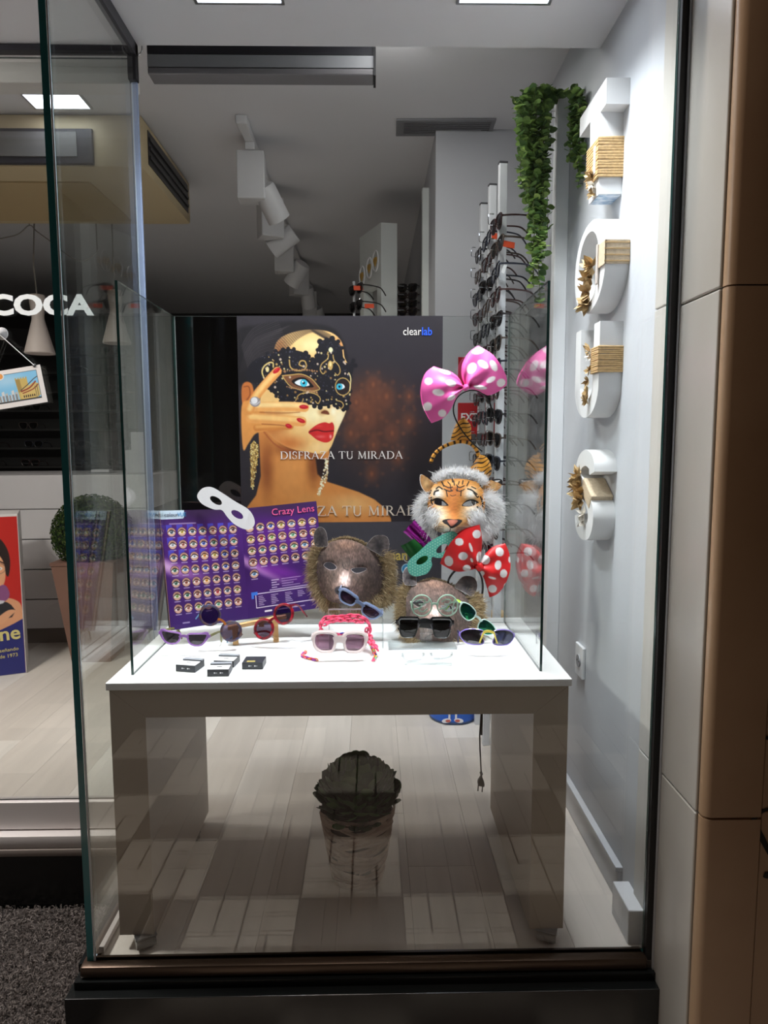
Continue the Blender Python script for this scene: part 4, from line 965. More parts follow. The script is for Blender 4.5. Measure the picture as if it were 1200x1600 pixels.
# --- tiger
def tiger(loc, rot, k):
    t = thing('tiger_mask', 'orange and black tiger mask framed in long white fur', 'mask', loc, rot)
    cx_, cy_ = 345, 400
    out = smooth_pts([(180, 250), (240, 225), (320, 215), (420, 225), (500, 255), (535, 330), (540, 420), (520, 500), (470, 560), (400, 605), (330, 615), (250, 610), (180, 590), (140, 500), (125, 420), (130, 330)], 6)
    cv = Canvas(50, 130, 690, 680, 260, (214, 146, 72))
    F = lambda u, v, rx, ry, c, a=.9, ang=0: cv.blob(u, v, rx, ry, c, a, ang)
    F(310, 300, 110, 120, (176, 100, 40), 1); F(300, 420, 90, 150, (190, 110, 46), 1); F(310, 250, 100, 40, (226, 168, 96))
    F(195, 325, 78, 78, (252, 248, 240), 1); F(430, 325, 78, 78, (252, 248, 240), 1); F(185, 475, 118, 118, (250, 244, 234), 1); F(450, 470, 130, 130, (250, 244, 236), 1); F(265, 585, 150, 80, (252, 248, 242), 1); F(400, 590, 130, 80, (250, 244, 236), 1); F(150, 420, 50, 60, (214, 140, 66)); F(515, 400, 50, 90, (216, 146, 72)); F(400, 520, 60, 50, (226, 160, 90), .7)
    cv.noise(90, .10, 3, (.5, 1))
    BK = (22, 18, 18)
    st = lambda l, w, a=.95: cv.line(l, w, BK, a, sm=4, soft=3)
    for l, w in (([(235, 262), (270, 280), (300, 276)], 7), ([(240, 290), (275, 305), (300, 300)], 7), ([(330, 262), (350, 280), (385, 268)], 7), ([(325, 296), (355, 306), (385, 292)], 6), ([(310, 232), (314, 262)], 8), ([(268, 240), (284, 258)], 7), ([(350, 238), (342, 258)], 7), ([(280, 330), (300, 338), (322, 330)], 4),
                 ([(186, 290), (205, 275), (228, 290)], 9), ([(170, 330), (176, 310), (200, 300)], 12), ([(410, 290), (440, 300), (478, 330)], 10), ([(255, 300), (262, 340)], 7), ([(285, 262), (290, 300)], 6), ([(335, 270), (332, 306)], 6), ([(362, 300), (358, 338)], 7), ([(300, 214), (302, 240)], 8), ([(378, 232), (372, 256)], 8), ([(225, 240), (240, 270)], 8), ([(420, 240), (405, 268)], 8), ([(440, 275), (470, 290)], 7), ([(455, 318), (480, 350), (490, 345)], 9), ([(150, 350), (150, 380), (158, 400)], 9), ([(138, 430), (150, 450), (160, 470)], 9), ([(505, 350), (520, 390), (518, 420)], 12), ([(480, 420), (510, 440), (520, 470)], 11), ([(470, 455), (500, 478)], 9), ([(520, 280), (545, 320), (540, 350)], 9), ([(150, 300), (138, 330)], 8), ([(500, 260), (522, 290)], 8)): st(l, w)
    for l in ([(160, 372), (190, 360), (230, 372), (262, 402)], [(372, 405), (410, 376), (450, 372), (484, 388)]): st(l, 13)
    e1 = smooth_pts([(172, 384), (195, 368), (228, 378), (256, 402), (220, 406), (190, 400)], 4); e2 = smooth_pts([(374, 404), (400, 384), (440, 376), (474, 388), (450, 406), (410, 412)], 4)
    for e in (e1, e2): cv.line(e+[e[0]], 9, BK, .9)
    cv.poly([(226, 512), (262, 496), (300, 498), (340, 500), (366, 514), (340, 536), (300, 556), (280, 560), (258, 540), (236, 530)], (34, 28, 30), sm=4); cv.poly([(258, 506), (300, 500), (330, 508), (310, 528), (282, 546), (266, 528)], (176, 100, 80), sm=4, soft=6)
    cv.line([(278, 556), (276, 592)], 5, (40, 30, 30), .9); cv.line([(180, 604), (230, 606), (276, 592), (320, 610), (370, 596)], 6, (40, 30, 30), .9, sm=4)
    for j in range(4):
        cv.line([(235, 552+j*13), (200, 562+j*12), (165, 584+j*8)], 3.5, (50, 42, 40), .85, sm=3); cv.line([(320, 552+j*12), (360, 560+j*10), (405, 570+j*8)], 3.5, (60, 50, 46), .8, sm=3)
    def rel(U, V):
        d = np.hypot((U-330)/270, (V-410)/250)
        return 80*np.clip(1-d*d, 0, 1)**.7 + 100*np.exp(-(((U-295)/85)**2+((V-550)/75)**2)) + 34*np.exp(-(((U-300)/60)**2+((V-430)/110)**2)) - 16*np.exp(-(((U-214)/45)**2+((V-390)/30)**2)) - 16*np.exp(-(((U-425)/50)**2+((V-395)/30)**2))
    mask_sheet('face', cv, cx_, cy_, k, out, [e1, e2], rel, t)
    for pts, c_ in ((smooth_pts([(130, 318), (95, 300), (72, 250), (70, 200), (84, 186), (120, 205), (165, 240), (190, 262)], 5), (115, 250)), (smooth_pts([(520, 262), (560, 240), (600, 226), (640, 220), (666, 232), (668, 260), (640, 300), (590, 335), (545, 345)], 5), (600, 280))):
        xs = [p[0] for p in pts]; ys = [p[1] for p in pts]
        ce = Canvas(min(xs)-3, min(ys)-3, max(xs)+3, max(ys)+3, 70, (206, 150, 92)); ce.blob(*c_, 40, 60, (226, 184, 130), .9)
        ce.noise(16, .2, 3, (1, .4))
        if c_[0] < 300: ce.line(pts[:22], 9, (245, 240, 234)); ce.line(pts[20:34], 5, (60, 44, 38), .7)
        else: ce.poly(smooth_pts([(585, 228), (640, 216), (672, 228), (670, 268), (640, 250)], 4), (26, 22, 24)); ce.poly(smooth_pts([(610, 236), (650, 232), (630, 246)], 4), (236, 232, 230)); ce.line([(560, 250), (590, 275)], 4, (120, 80, 44), .7); ce.line([(545, 290), (585, 300)], 4, (120, 80, 44), .7)
        mask_sheet('ear', ce, cx_, cy_, k, pts, [], lambda U, V: 14+0*U, t)
    R = np.random.RandomState(8); roots, dirs, ln = [], [], []
    top = smooth_pts([(195, 225), (260, 192), (340, 182), (420, 192), (490, 215), (520, 245)], 12, False)
    lf = smooth_pts([(130, 350), (95, 400), (85, 470), (100, 540), (135, 600), (165, 630)], 12, False)
    rt = smooth_pts([(545, 350), (590, 400), (600, 470), (580, 540), (530, 580), (480, 600)], 12, False)
    for crv, cnt, L0, spread in ((top, 2400, 50, 20), (lf, 2600, 62, 24), (rt, 3600, 74, 32)):
        crv = np.array(crv); p = crv[R.randint(0, len(crv), cnt)]+R.normal(0, spread, (cnt, 2))*.7
        o_ = p-np.array([330, 400]); o_ /= np.linalg.norm(o_, axis=1, keepdims=True)
        dirs.append(np.stack([o_[:, 0]+R.normal(0, .4, cnt), -.3+R.normal(0, .3, cnt), -(o_[:, 1]+R.normal(0, .4, cnt))], 1))
        roots.append(np.stack([(p[:, 0]-cx_)*k, -rel(p[:, 0], p[:, 1])*k*.5-R.uniform(0, 22, cnt)*k, -(p[:, 1]-cy_)*k], 1)); ln.append(R.uniform(.5, 1.1, cnt)*L0*k)
    for c_, sx, sy, cnt, dx in ((158, 490), 22, 36, 600, -.6), ((478, 505), 28, 36, 900, .7):      # white cheek tufts
        p = np.stack([R.normal(c_[0], sx, cnt), R.normal(c_[1], sy, cnt)], 1)
        dirs.append(np.stack([dx+R.normal(0, .3, cnt), -.45+R.normal(0, .2, cnt), -.8+R.normal(0, .3, cnt)], 1)); ln.append(R.uniform(.5, 1.0, cnt)*46*k)
        roots.append(np.stack([(p[:, 0]-cx_)*k, -rel(p[:, 0], p[:, 1])*k, -(p[:, 1]-cy_)*k], 1))
    n_ = sum(map(len, roots)); pal = np.array([[250, 250, 250], [255, 255, 255], [238, 238, 242], [246, 243, 240]])
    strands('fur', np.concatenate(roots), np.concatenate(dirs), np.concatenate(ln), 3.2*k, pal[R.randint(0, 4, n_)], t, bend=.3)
    return t
tiger(at(640+345/4.615, 700+400/4.615, 1.955), (0, 0, 0), 1.955/1068.97/4.615)

# --- eye masks cut from card
def eye_mask(name, label, loc, rot, k, outline, holes, m, th=0.0012, dots=None):
    t = thing(name, label, 'mask', loc, rot)
    B().prism([(u*k, -v*k) for u, v in outline], [[(u*k, -v*k) for u, v in h] for h in holes], 0, th).build('card', m, t, fix=True)
    if dots:
        b = B()
        for (u, v, r) in dots: b.prism([(a*k, -c*k) for a, c in ell(u, v, r, r, n=8)], (), -0.0004, 0.0001)
        o = b.build('polka_dots', dots_m, t, fix=True); o['kind'] = 'stuff'
    return t
dots_m = mat('dot_mint', (196, 232, 220), 0.5)
def mk(o): return smooth_pts(o, 5)
# white mask: drawing in pixels of the photo around (352, 792)
wm = mk([(-44, -20), (-36, -30), (-22, -32), (-4, -22), (14, -10), (34, 2), (43, 14), (45, 26), (38, 34), (26, 33), (12, 25), (2, 14), (-6, 4), (-18, 3), (-34, -4), (-42, -12)])
eye_mask('eye_mask', 'plain white card eye mask hung over the top of the purple catalogue', at(352.5, 793, 1.875), (-0.1, 0, 0.0), 1.875/1068.97, wm,
         [ell(-15, -11, 10.5, 5.2, 0.55), ell(18, 11, 10.5, 5.2, 0.55)], mat('card_white', (245, 242, 244), 0.6))
# teal polka-dot mask: photo pixels around (672, 868)
tm = mk([(-32, 6), (-36, 16), (-33, 28), (-25, 33), (-15, 32), (-4, 28), (3, 16), (2, 8), (4, 2), (12, 4), (22, 2), (34, -8), (42, -20), (44, -32), (36, -38), (22, -34), (0, -22), (-18, -6)])
dd = []
th_ = [(ell(-12.5, 7.5, 10.5, 5.4, -0.55)), (ell(19, -11, 10.5, 5.6, -0.6))]
for i in range(-14, 14):
    for j in range(-14, 14):
        u, v = i*4.6+(j % 2)*2.3, j*4.0; u, v = u*.85-v*.5, u*.5+v*.85
        P1 = np.array([[u]]), np.array([[v]])
        if not inside(tm, *P1)[0, 0]: continue
        if min(math.hypot(u-p[0], v-p[1]) for p in tm) < 1.0: continue
        if any(inside(h, *P1)[0, 0] or min(math.hypot(u-p[0], v-p[1]) for p in h) < 1.0 for h in th_): continue
        dd.append((u, v, 0.75))
eye_mask('eye_mask', 'teal card eye mask with tiny pale polka dots beside the red bow', at(672, 868, 1.90), (-.04, 0, 0), 1.90/1068.97, tm, th_, mat('card_teal', (96, 186, 166), 0.55), dots=dd)

# ================================================================== BOWS AND HEADBANDS
def lobe(up, lo, edge, k, bulge, ncrease, dotfn, base, dotcol, parent, name='bow_loop', n=64, thick=0.6, seed=1):
    """one padded loop of a bow: spanned between its upper and lower border (both from the knot out) and its outer edge; drawn in photo pixels"""
    def samp(pts, tt):
        p = np.array(smooth_pts(pts, 8, False)); d = np.concatenate([[0], np.cumsum(np.hypot(*np.diff(p, axis=0).T))]); d /= d[-1]
        return np.stack([np.interp(tt, d, p[:, 0]), np.interp(tt, d, p[:, 1])], -1)
    T = np.linspace(0, 1, n); Sv = np.linspace(0, 1, n)
    u_, l_, e_ = samp(up, T), samp(lo, T), samp(edge, Sv)
    tt, ss = np.meshgrid(T, Sv)
    base_ = u_[None]*(1-ss)[..., None] + l_[None]*ss[..., None]
    chord = u_[-1]*(1-Sv)[:, None]+l_[-1]*Sv[:, None]
    xy = base_ + (e_-chord)[:, None, :]*(tt**2.2)[..., None]
    rr = np.random.RandomState(seed); ph = rr.rand(4)*6
    bl = bulge*np.sin(PI*ss)**.6*(0.25+.75*np.sin(PI*np.clip(tt, 0, 1)**.8*.75))
    cr = (1-tt)**1.2*np.sin(ss*PI*ncrease+ph[0])*bulge*.38 + .10*bulge*np.sin(ss*9+tt*5+ph[1]) + .07*bulge*np.sin(tt*14+ph[2]+ss*6)*tt
    front = bl+cr*np.sin(PI*ss)**.5; back = -thick*bl
    dm = dotfn(xy[..., 0], xy[..., 1], tt, ss)
    c = srgb_lin(base)[None, None]*(1-dm[..., None]) + srgb_lin(dotcol)[None, None]*dm[..., None]
    P = np.concatenate([np.stack([xy[..., 0]*k, -front*k, -xy[..., 1]*k], -1).reshape(-1, 3), np.stack([xy[..., 0]*k, -back*k, -xy[..., 1]*k], -1).reshape(-1, 3)])
    idx = np.arange(n*n).reshape(n, n); q = np.stack([idx[:-1, :-1], idx[1:, :-1], idx[1:, 1:], idx[:-1, 1:]], -1).reshape(-1, 4)
    q = np.concatenate([q, q[:, ::-1]+n*n]); cc = np.concatenate([c.reshape(-1, 3)]*2)
    return grid_mesh(name, P, q, cc, parent, SATIN, True)
SATIN = mat('satin', attr=True, rough=0.42, spec=0.4)
def dots_at(lst, soft=.8):
    def f(x, y, t, s):
        m = np.zeros_like(x)
        for (cx_, cy_, rx, ry, a) in lst:
            c, s_ = math.cos(a), math.sin(a); dx, dy = x-cx_, y-cy_
            d = np.hypot((dx*c+dy*s_)/rx, (-dx*s_+dy*c)/ry); m = np.maximum(m, np.clip((1-d)*min(rx, ry)/soft+.5, 0, 1))
        return m
    return f
def band(parent, pts, k, wy, th, m, name='band'):
    b = B(); P = [Vector((u*k, yy, -v*k)) for u, v, yy in pts]
    b.bar(P, wy, th, side=(0, 1, 0)); return b.build(name, m, parent, smooth=True)

# pink bow headband (photo pixels around its knot at (727, 606))
kk = 1.955/1068.97
pb = thing('bow_headband', 'pink satin bow with white polka dots on a thin black headband', 'headband', at(727, 606, 1.955))
PK, PKD = (236, 98, 172), (248, 238, 240)
q_ = lambda l: [(a-727, b-606) for a, b in l]
lobe(q_([(724, 603), (716, 590), (704, 581), (690, 577), (678, 573)]), q_([(723, 609), (713, 622), (704, 640), (692, 653), (675, 660)]), q_([(678, 573), (664, 585), (658, 608), (661, 632), (668, 648), (675, 660)]), kk, 15, 5,
     dots_at([(669-727, 597-606, 6, 5.5, 0), (703-727, 600-606, 8, 5, .3), (684-727, 614-606, 9, 5, .2), (668-727, 635-606, 6.5, 6.5, 0), (691-727, 645-606, 6.5, 5.5, .2), (695-727, 582-606, 9, 3.5, .35), (704-727, 622-606, 7, 3.5, -.4)]), PK, PKD, pb, seed=2)
lobe(q_([(727, 603), (721, 588), (722, 570), (732, 552), (746, 542)]), q_([(732, 608), (746, 610), (762, 617), (778, 611), (791, 600)]), q_([(746, 542), (766, 556), (780, 574), (789, 590), (791, 602)]), kk, 16, 5,
     dots_at([(745-727, 551-606, 9, 5, -.2), (735-727, 577-606, 6.5, 9, .5), (752-727, 572-606, 9, 5, .7), (768-727, 574-606, 5, 9, -.5), (781-727, 599-606, 7, 6, -.2), (764-727, 595-606, 8, 4, -.5), (748-727, 606-606, 10, 3, .2)]), PK, PKD, pb, seed=5)
bk = B(); bk.lathe([(0, -5*kk), (4.5*kk, -4*kk), (6*kk, 0), (4.5*kk, 4*kk), (0, 5*kk)], 14, M=Matrix.Translation((0, -8*kk, 0)) @ Matrix.Rotation(-.5, 4, 'Y')); bk.build('knot', mat('satin_pink', PK, 0.4), pb, smooth=True)
hp = smooth_pts([(-3, 4), (-16, 18), (-17, 40), (-8, 62), (8, 84), (24, 96)], 6, False); hp2 = smooth_pts([(5, 5), (28, 10), (42, 26), (46, 48)], 6, False)
arc_ = [(-23+0, 62), (-18, 30), (-4, 8), (14, 4), (32, 12), (42, 30), (40, 52)]
B().bar([Vector((u*kk, 0.012, -v*kk)) for u, v in smooth_pts([(28, 98), (12, 84), (-6, 62), (-17, 38), (-14, 18), (0, 6), (18, 4), (34, 14), (42, 32), (40, 52)], 6, False)], 0.010, 0.003, side=(0, 1, 0)).build('band', BLACK, pb, smooth=True)

# tiger-ear headband
kt = 1.985/1068.97
te = thing('tiger_ears_headband', 'orange tiger-ear headband with black stripes above the tiger mask', 'headband', at(715, 692, 1.985))
OR, ST = (232, 162, 62), (36, 22, 16)
q_ = lambda l: [(a-715, b-692) for a, b in l]
def stripes(f):
    def g_(x, y, t, s): return np.clip((np.sin(f*(y*.95+x*.35)+1.5*np.sin(x*.28)+.6*np.sin(y*.5))-.55)*3.5, 0, 1)
    return g_
lobe(q_([(704, 688), (707, 676), (713, 662), (722, 653)]), q_([(736, 688), (736, 676), (735, 664), (726, 654)]), q_([(722, 653), (724, 652.5), (726, 654)]), kt, 7, 1, stripes(.95), OR, ST, te, name='ear', n=72)
lobe(q_([(728, 738), (738, 727), (744, 718), (748, 710)]), q_([(752, 748), (764, 747), (769, 735), (766, 722)]), q_([(748, 710), (758, 713), (766, 722)]), kt, 8, 1, stripes(.95), OR, ST, te, name='ear', n=72, seed=4)
hb = smooth_pts([(673, 723), (678, 711), (688, 701), (702, 694), (720, 690), (736, 694), (745, 704), (749, 720), (744, 736)], 10, False)
P = []; ring = 12; c = []; q = []
for i, (u, v) in enumerate(hb):
    u0, v0 = hb[max(i-1, 0)]; u1, v1 = hb[min(i+1, len(hb)-1)]; l = math.hypot(u1-u0, v1-v0); nx, ny = -(v1-v0)/l, (u1-u0)/l
    r_ = 2.9 if 0 < i < len(hb)-1 else 2.0
    s_ = 1.0 if math.sin(i*1.15) > .45 else 0.0
    for j in range(ring):
        a = 2*PI*j/ring; P.append(((u-715+nx*r_*math.cos(a))*kt, -r_*math.sin(a)*kt, -(v-692+ny*r_*math.cos(a))*kt)); c.append(srgb_lin(ST if s_ else OR))
for i in range(len(hb)-1):
    for j in range(ring): q.append((i*ring+j, i*ring+(j+1) % ring, (i+1)*ring+(j+1) % ring, (i+1)*ring+j))
grid_mesh('band', np.array(P), np.array(q), np.array(c), te, SATIN, True)

# red bow headband (knot at (756, 884))
kr = 1.90/1068.97
rb = thing('bow_headband', 'shiny red bow with white polka dots on a black headband beside the right pane', 'headband', at(748, 886, 1.90))
RD, RDD = (206, 30, 34), (226, 220, 220)
q_ = lambda l: [(640+a/4.615-748, 700+b/4.615-886) for a, b in l]
Dq = lambda l: [(640+a/4.615-748, 700+b/4.615-886, rx/4.615, ry/4.615, an) for a, b, rx, ry, an in l]
lobe(q_([(495, 845), (515, 760), (520, 650), (502, 545)]), q_([(488, 865), (420, 885), (330, 890), (215, 832)]), q_([(502, 545), (390, 580), (310, 640), (255, 720), (215, 832)]), kr, 12, 4,
     dots_at(Dq([(478, 612, 32, 30, 0), (348, 664, 30, 27, .2), (275, 808, 30, 40, -.2), (376, 768, 34, 30, .1), (494, 775, 22, 36, .2), (405, 858, 30, 24, .2), (432, 705, 10, 34, -.3), (440, 800, 8, 18, -.4)]), .45), RD, RDD, rb, n=80, seed=3)
lobe(q_([(505, 840), (545, 760), (610, 705), (690, 684)]), q_([(500, 885), (530, 930), (560, 1010), (580, 1085)]), q_([(690, 684), (718, 760), (722, 860), (690, 970), (640, 1050), (580, 1085)]), kr, 12, 4,
     dots_at(Dq([(645, 742, 30, 32, -.3), (632, 836, 24, 34, .2), (672, 898, 27, 30, .2), (598, 1016, 30, 30, 0), (542, 800, 32, 34, .2), (590, 930, 28, 9, .25), (520, 905, 16, 22, .3), (690, 985, 20, 12, -1), (718, 800, 8, 22, 0)]), .45), RD, RDD, rb, n=80, seed=7)
bk = B(); bk.lathe([(0, -6*kr), (5*kr, -5*kr), (6.5*kr, 0), (5*kr, 5*kr), (0, 6*kr)], 14, M=Matrix.Translation((0, -7*kr, 1.5*kr)) @ Matrix.Rotation(-.6, 4, 'Y')); bk.build('knot', mat('satin_red', RD, 0.3), rb, smooth=True)
B().bar([Vector((u*kr, 0.014, -v*kr)) for u, v in smooth_pts([(-42, 70), (-50, 46), (-46, 20), (-32, 4), (-12, -1), (2, 10), (8, 30), (6, 52), (-2, 70), (-12, 78)], 6, False)], 0.012, 0.004, side=(0, 1, 0)).build('band', mat('band_dark', (46, 42, 46), 0.5), rb, smooth=True)

# metallic purple and green foil bows behind the teal mask
def foil(name, label, pts, Y, m, fold):
    t = thing(name, label, 'bow', at(*pts[0], Y))
    o0 = at(*pts[0], Y); n = len(pts)
    b = B(); k = 14
    TL_, TR_, BR_, BL_ = [at(*p, Y)-o0 for p in pts]
    vs = []
    for side in (0, 0.002):
        for i in range(k+1):
            for j in range(k+1):
                s, r = i/k, j/k
                p = TL_*(1-s)*(1-r)+TR_*s*(1-r)+BR_*s*r+BL_*(1-s)*r
                vs.append(p+Vector((0, side-0.010*abs(math.sin(PI*fold*s))*(1-.5*r), 0)))
    N_ = (k+1)*(k+1); fs = []
    for i in range(k):
        for j in range(k):
            a = i*(k+1)+j; f = (a, a+1, a+k+2, a+k+1); fs += [f, tuple(x_+N_ for x_ in reversed(f))]
    b.add(vs, fs); b.build('foil_loop', m, t, smooth=True); return t
foil('foil_bow', 'shiny magenta-purple foil bow end poking out above the teal mask', [(630, 831), (648, 812), (678, 846), (662, 858)], 1.94, mat('foil_purple', (150, 26, 140), 0.25, metal=0.55), 2)
foil('foil_bow', 'dark green foil bow end between the purple foil and the teal mask', [(626, 853), (648, 841), (676, 872), (652, 886)], 1.935, mat('foil_green', (34, 96, 44), 0.25, metal=0.5), 1)

# ================================================================== SUNGLASSES
LENS_D = glass_mat('lens_dark', (0.07, 0.06, 0.075), 0.06); LENS_V = glass_mat('lens_violet', (0.22, 0.17, 0.27), 0.07)
LENS_K = glass_mat('lens_black', (0.03, 0.03, 0.035), 0.05); LENS_N = glass_mat('lens_navy', (0.03, 0.035, 0.08), 0.12)
def lens_fan(pts, bulge):
    n = len(pts); cx_ = sum(p[0] for p in pts)/n; cz_ = sum(p[1] for p in pts)/n
    vs = [(cx_, -bulge, cz_)]; fs = []
    for ring, f in enumerate((0.35, 0.7, 1.0)):
        for p in pts: vs.append((cx_+(p[0]-cx_)*f, -bulge*(1-f*f), cz_+(p[1]-cz_)*f))
    for i in range(n): fs.append((0, 1+i, 1+(i+1) % n))
    for r in range(2):
        for i in range(n):
            a, b_, c, d = 1+r*n+i, 1+r*n+(i+1) % n, 1+(r+1)*n+(i+1) % n, 1+(r+1)*n+i; fs.append((a, d, c, b_))
    return vs, fs
def offset(pts, d):
    n = len(pts); out = []
    A = sum(pts[i][0]*pts[(i+1) % n][1]-pts[(i+1) % n][0]*pts[i][1] for i in range(n)); s = 1 if A > 0 else -1
    for i in range(n):
        p0, p1 = pts[i-1], pts[(i+1) % n]; tx, tz = p1[0]-p0[0], p1[1]-p0[1]; l = math.hypot(tx, tz) or 1
        dd_ = d(pts[i]) if callable(d) else d
        out.append((pts[i][0]+s*tz/l*dd_, pts[i][1]-s*tx/l*dd_))
    return out
def glasses(name, label, lens, cx, rim, fm, lm, tm, th=0.004, bridge=(0.004, 0.005), temple=(0.135, 0.006, 0.010), fold=False, wrap=0.0, tips=None, group=None, lens2=None, bm_=None, cat='sunglasses', tcol=None):
    """front lies in x-z facing -y; lens = outline of the right lens about (0, 0)"""
    t = thing(name, label, cat, group=group)
    fb = B(); halfw = 0
    def cur(v): return (v[0], v[1]+wrap*v[0]*v[0], v[2])
    fr_mats = [fm, lens2] if lens2 else [fm]
    for s in (1, -1):
        inn = [(s*(p[0]+cx), p[1]) for p in lens]; o_ = offset(inn, (lambda p: rim(p, s)) if callable(rim) else rim)
        halfw = max(halfw, max(abs(p[0]) for p in o_)); n = len(inn)
        mid = offset(inn, (lambda p: rim(p, s)*.5) if callable(rim) else rim*.5)
        vs = []
        for L_, y in ((inn, th*.35), (inn, -th*.35), (mid, -th*.62), (o_, -th*.3), (o_, th*.45)): vs += [cur((p[0], y, p[1])) for p in L_]
        fs = []
        for k in range(5):
            for i in range(n):
                a, b_, c, d = k*n+i, k*n+(i+1) % n, ((k+1) % 5)*n+(i+1) % n, ((k+1) % 5)*n+i
                fs.append((a, b_, c, d) if s > 0 else (d, c, b_, a))
        fb.add(vs, fs)
    bx = min(p[0] for p in lens)+cx; bz, bh = bridge
    rmb = 0.001
    pts = [cur((x_, -0.0005, bz+min(bh*.55, .0035)*math.cos(x_/bx*PI/2)-min(bh*.25, .0015))) for x_ in np.linspace(-bx-rmb, bx+rmb, 9)]
    if bm_: BB_ = B(); BB_.bar(pts, th*1.1, bh, side=(0, 1, 0)); BB_.build('bridge', bm_, t, smooth=True)
    else: fb.bar(pts, th*1.1, bh, side=(0, 1, 0))
    tl_, thh, tz = temple; hx = halfw-0.0015
    for s in (1, -1): fb.box(s*hx-0.0028, s*hx+0.0028, wrap*hx*hx-0.001, wrap*hx*hx+0.006, tz-thh*.6, tz+thh*.6, bev=0.0008)
    fb.build('frame', fm, t, smooth=True, fix=True)
    for s in (1, -1):
        vs, fs = lens_fan([(s*(p[0]+cx), p[1]) for p in lens], 0.0016)
        if s < 0: fs = [tuple(reversed(f)) for f in fs]
        B().add([cur(v) for v in vs], fs).build('lens', lm, t, smooth=True)
    for s in (1, -1):
        y0 = wrap*hx*hx+0.004; b = B()
        if fold:
            z_ = tz-(0.002 if s > 0 else 0.009)
            P = [(s*hx, y0, tz), (s*hx*.86, y0+.006+(.004 if s < 0 else 0), z_), (s*hx*.2, y0+.010+(.005 if s < 0 else 0), z_-.004), (-s*hx*.6, y0+.010+(.005 if s < 0 else 0), z_-.009), (-s*hx*.93, y0+.009, z_-.022)]
            b.bar(smooth_pts(P, 4, False), 0.003, thh, side=(0, 1, 0))
        else:
            P = [(s*hx, y0, tz), (s*(hx+.001), tl_*.35, tz+.001), (s*(hx-.003), tl_*.72, tz-.003), (s*(hx-.007), tl_*.88, tz-.016), (s*(hx-.009), tl_, tz-.036)]
            b.bar(smooth_pts(P, 4, False), 0.0030, [thh*.95]*5+[thh*.8]*12, side=(1, 0, 0))
        tp = b.build('temple', tm, t, smooth=True)
    return t
def settle(t, z=ZT+0.0004, skip='-'):
    bpy.context.view_layer.update(); m = 1e9
    for o in t.children_recursive:
        if o.type == 'MESH' and not o.name.startswith(skip):
            for v in o.data.vertices: m = min(m, (o.matrix_world @ v.co).z)
    t.location.z += z-m; return t
def place(t, px, py, Y, rot): t.location = at(px, py, Y); t.rotation_euler = rot; return t

settle(BEAR2, skip='fur')
# purple cat-eye pair lying at the front left
cat = [(-.0215, .006), (-.0205, -.001), (-.0175, -.008), (-.012, -.0125), (-.004, -.0145), (.006, -.0142), (.0135, -.0115), (.019, -.006), (.0235, .003), (.0262, .0105), (.0255, .0128), (.022, .0132), (.012, .0125), (0, .0115), (-.012, .0105), (-.019, .0095), (-.0212, .008)]
FP = mat('frame_purple', (150, 104, 176), 0.3, coat=.4); FPT = mat('temple_red', (150, 44, 58), 0.35)
g1 = glasses('sunglasses', 'purple cat-eye sunglasses beside the left glass pane in front of the catalogue', cat, .033, lambda p, s: .0042+.0035*min(1, max(0, (abs(p[0])-.046)/.012))*min(1, max(0, (p[1]+.002)/.008)), FP, LENS_D, mat('temple_olive', (120, 118, 62), 0.4), bridge=(.004, .006), temple=(.13, .006, .009))
settle(place(g1, 288, 1013, 1.715, (-.12, .05, -.12)))
# blue tortoise round pair, propped up on one lens
rd = ell(0, 0, .0225, .0215, n=30)
TORT = mat('tortoise_blue', (36, 48, 92), 0.3, coat=.2, noise=(90, 0.5, (96, 62, 42)))
g2 = glasses('sunglasses', 'round blue tortoiseshell sunglasses with pale blue temples tipped on one lens', rd, .0345, .0062, TORT, LENS_V, mat('temple_skyblue', (120, 178, 214), 0.35), th=.005, bridge=(.006, .006), temple=(.085, .010, .006), bm_=mat('bridge_amber', (176, 104, 48), 0.25))
settle(place(g2, 345, 982, 1.755, (-.25, .70, .12)))
# red round pair
TORR = mat('tortoise_red', (176, 22, 44), 0.28, coat=.2, noise=(80, 0.6, (52, 12, 20)))
g3 = glasses('sunglasses', 'round red tortoiseshell sunglasses tipped up to the right', rd, .0345, .0070, TORR, LENS_V, TORR, th=.005, bridge=(.006, .006), temple=(.085, .006, .006))
settle(place(g3, 428, 983, 1.775, (-.22, -.66, -.15)))
# white chunky pair at the front
sq = smooth_pts([(-.020, .015), (-.0225, 0), (-.018, -.019), (-.006, -.0225), (.010, -.021), (.022, -.010), (.024, .004), (.020, .0155), (0, .018)], 4)
FW = mat('frame_white_pink', (232, 214, 212), 0.3, coat=.4)
g4 = glasses('sunglasses', 'chunky white sunglasses with mauve lenses in front of the pink chain', sq, .037, lambda p, s: .0070+.0022*min(1, max(0, (p[1]+.004)/.012)), FW, glass_mat('lens_mauve', (.30, .17, .24), .06), FW, th=.007, bridge=(.004, .016), temple=(.13, .010, .008))
settle(place(g4, 531, 1012, 1.665, (-.14, .03, .03)))
# black flat-top pair on the low stand
flat = [(-.023, .0135), (-.020, .016), (.0, .0165), (.024, .016), (.0268, .013), (.0255, .002), (.0235, -.010), (.020, -.0165), (.014, -.0195), (0, -.0198), (-.008, -.0190), (-.0125, -.0165), (-.018, -.004)]
flat = [(a, c*1.28) for a, c in flat]
FB = mat('frame_black', (16, 16, 18), 0.25, coat=.4)
g5 = glasses('sunglasses', 'large black flat-top square sunglasses on the low clear stand', flat, .0405, lambda p, s: .0034+.0050*min(1, max(0, (p[1]-.004)/.010)), FB, glass_mat('lens_smoke', (.012, .011, .012), .035), FB, th=.006, bridge=(.0165, .013), temple=(.13, .010, .014), fold=True)
place(g5, 664, 980.5, 1.765, (-.06, 0.02, 0))
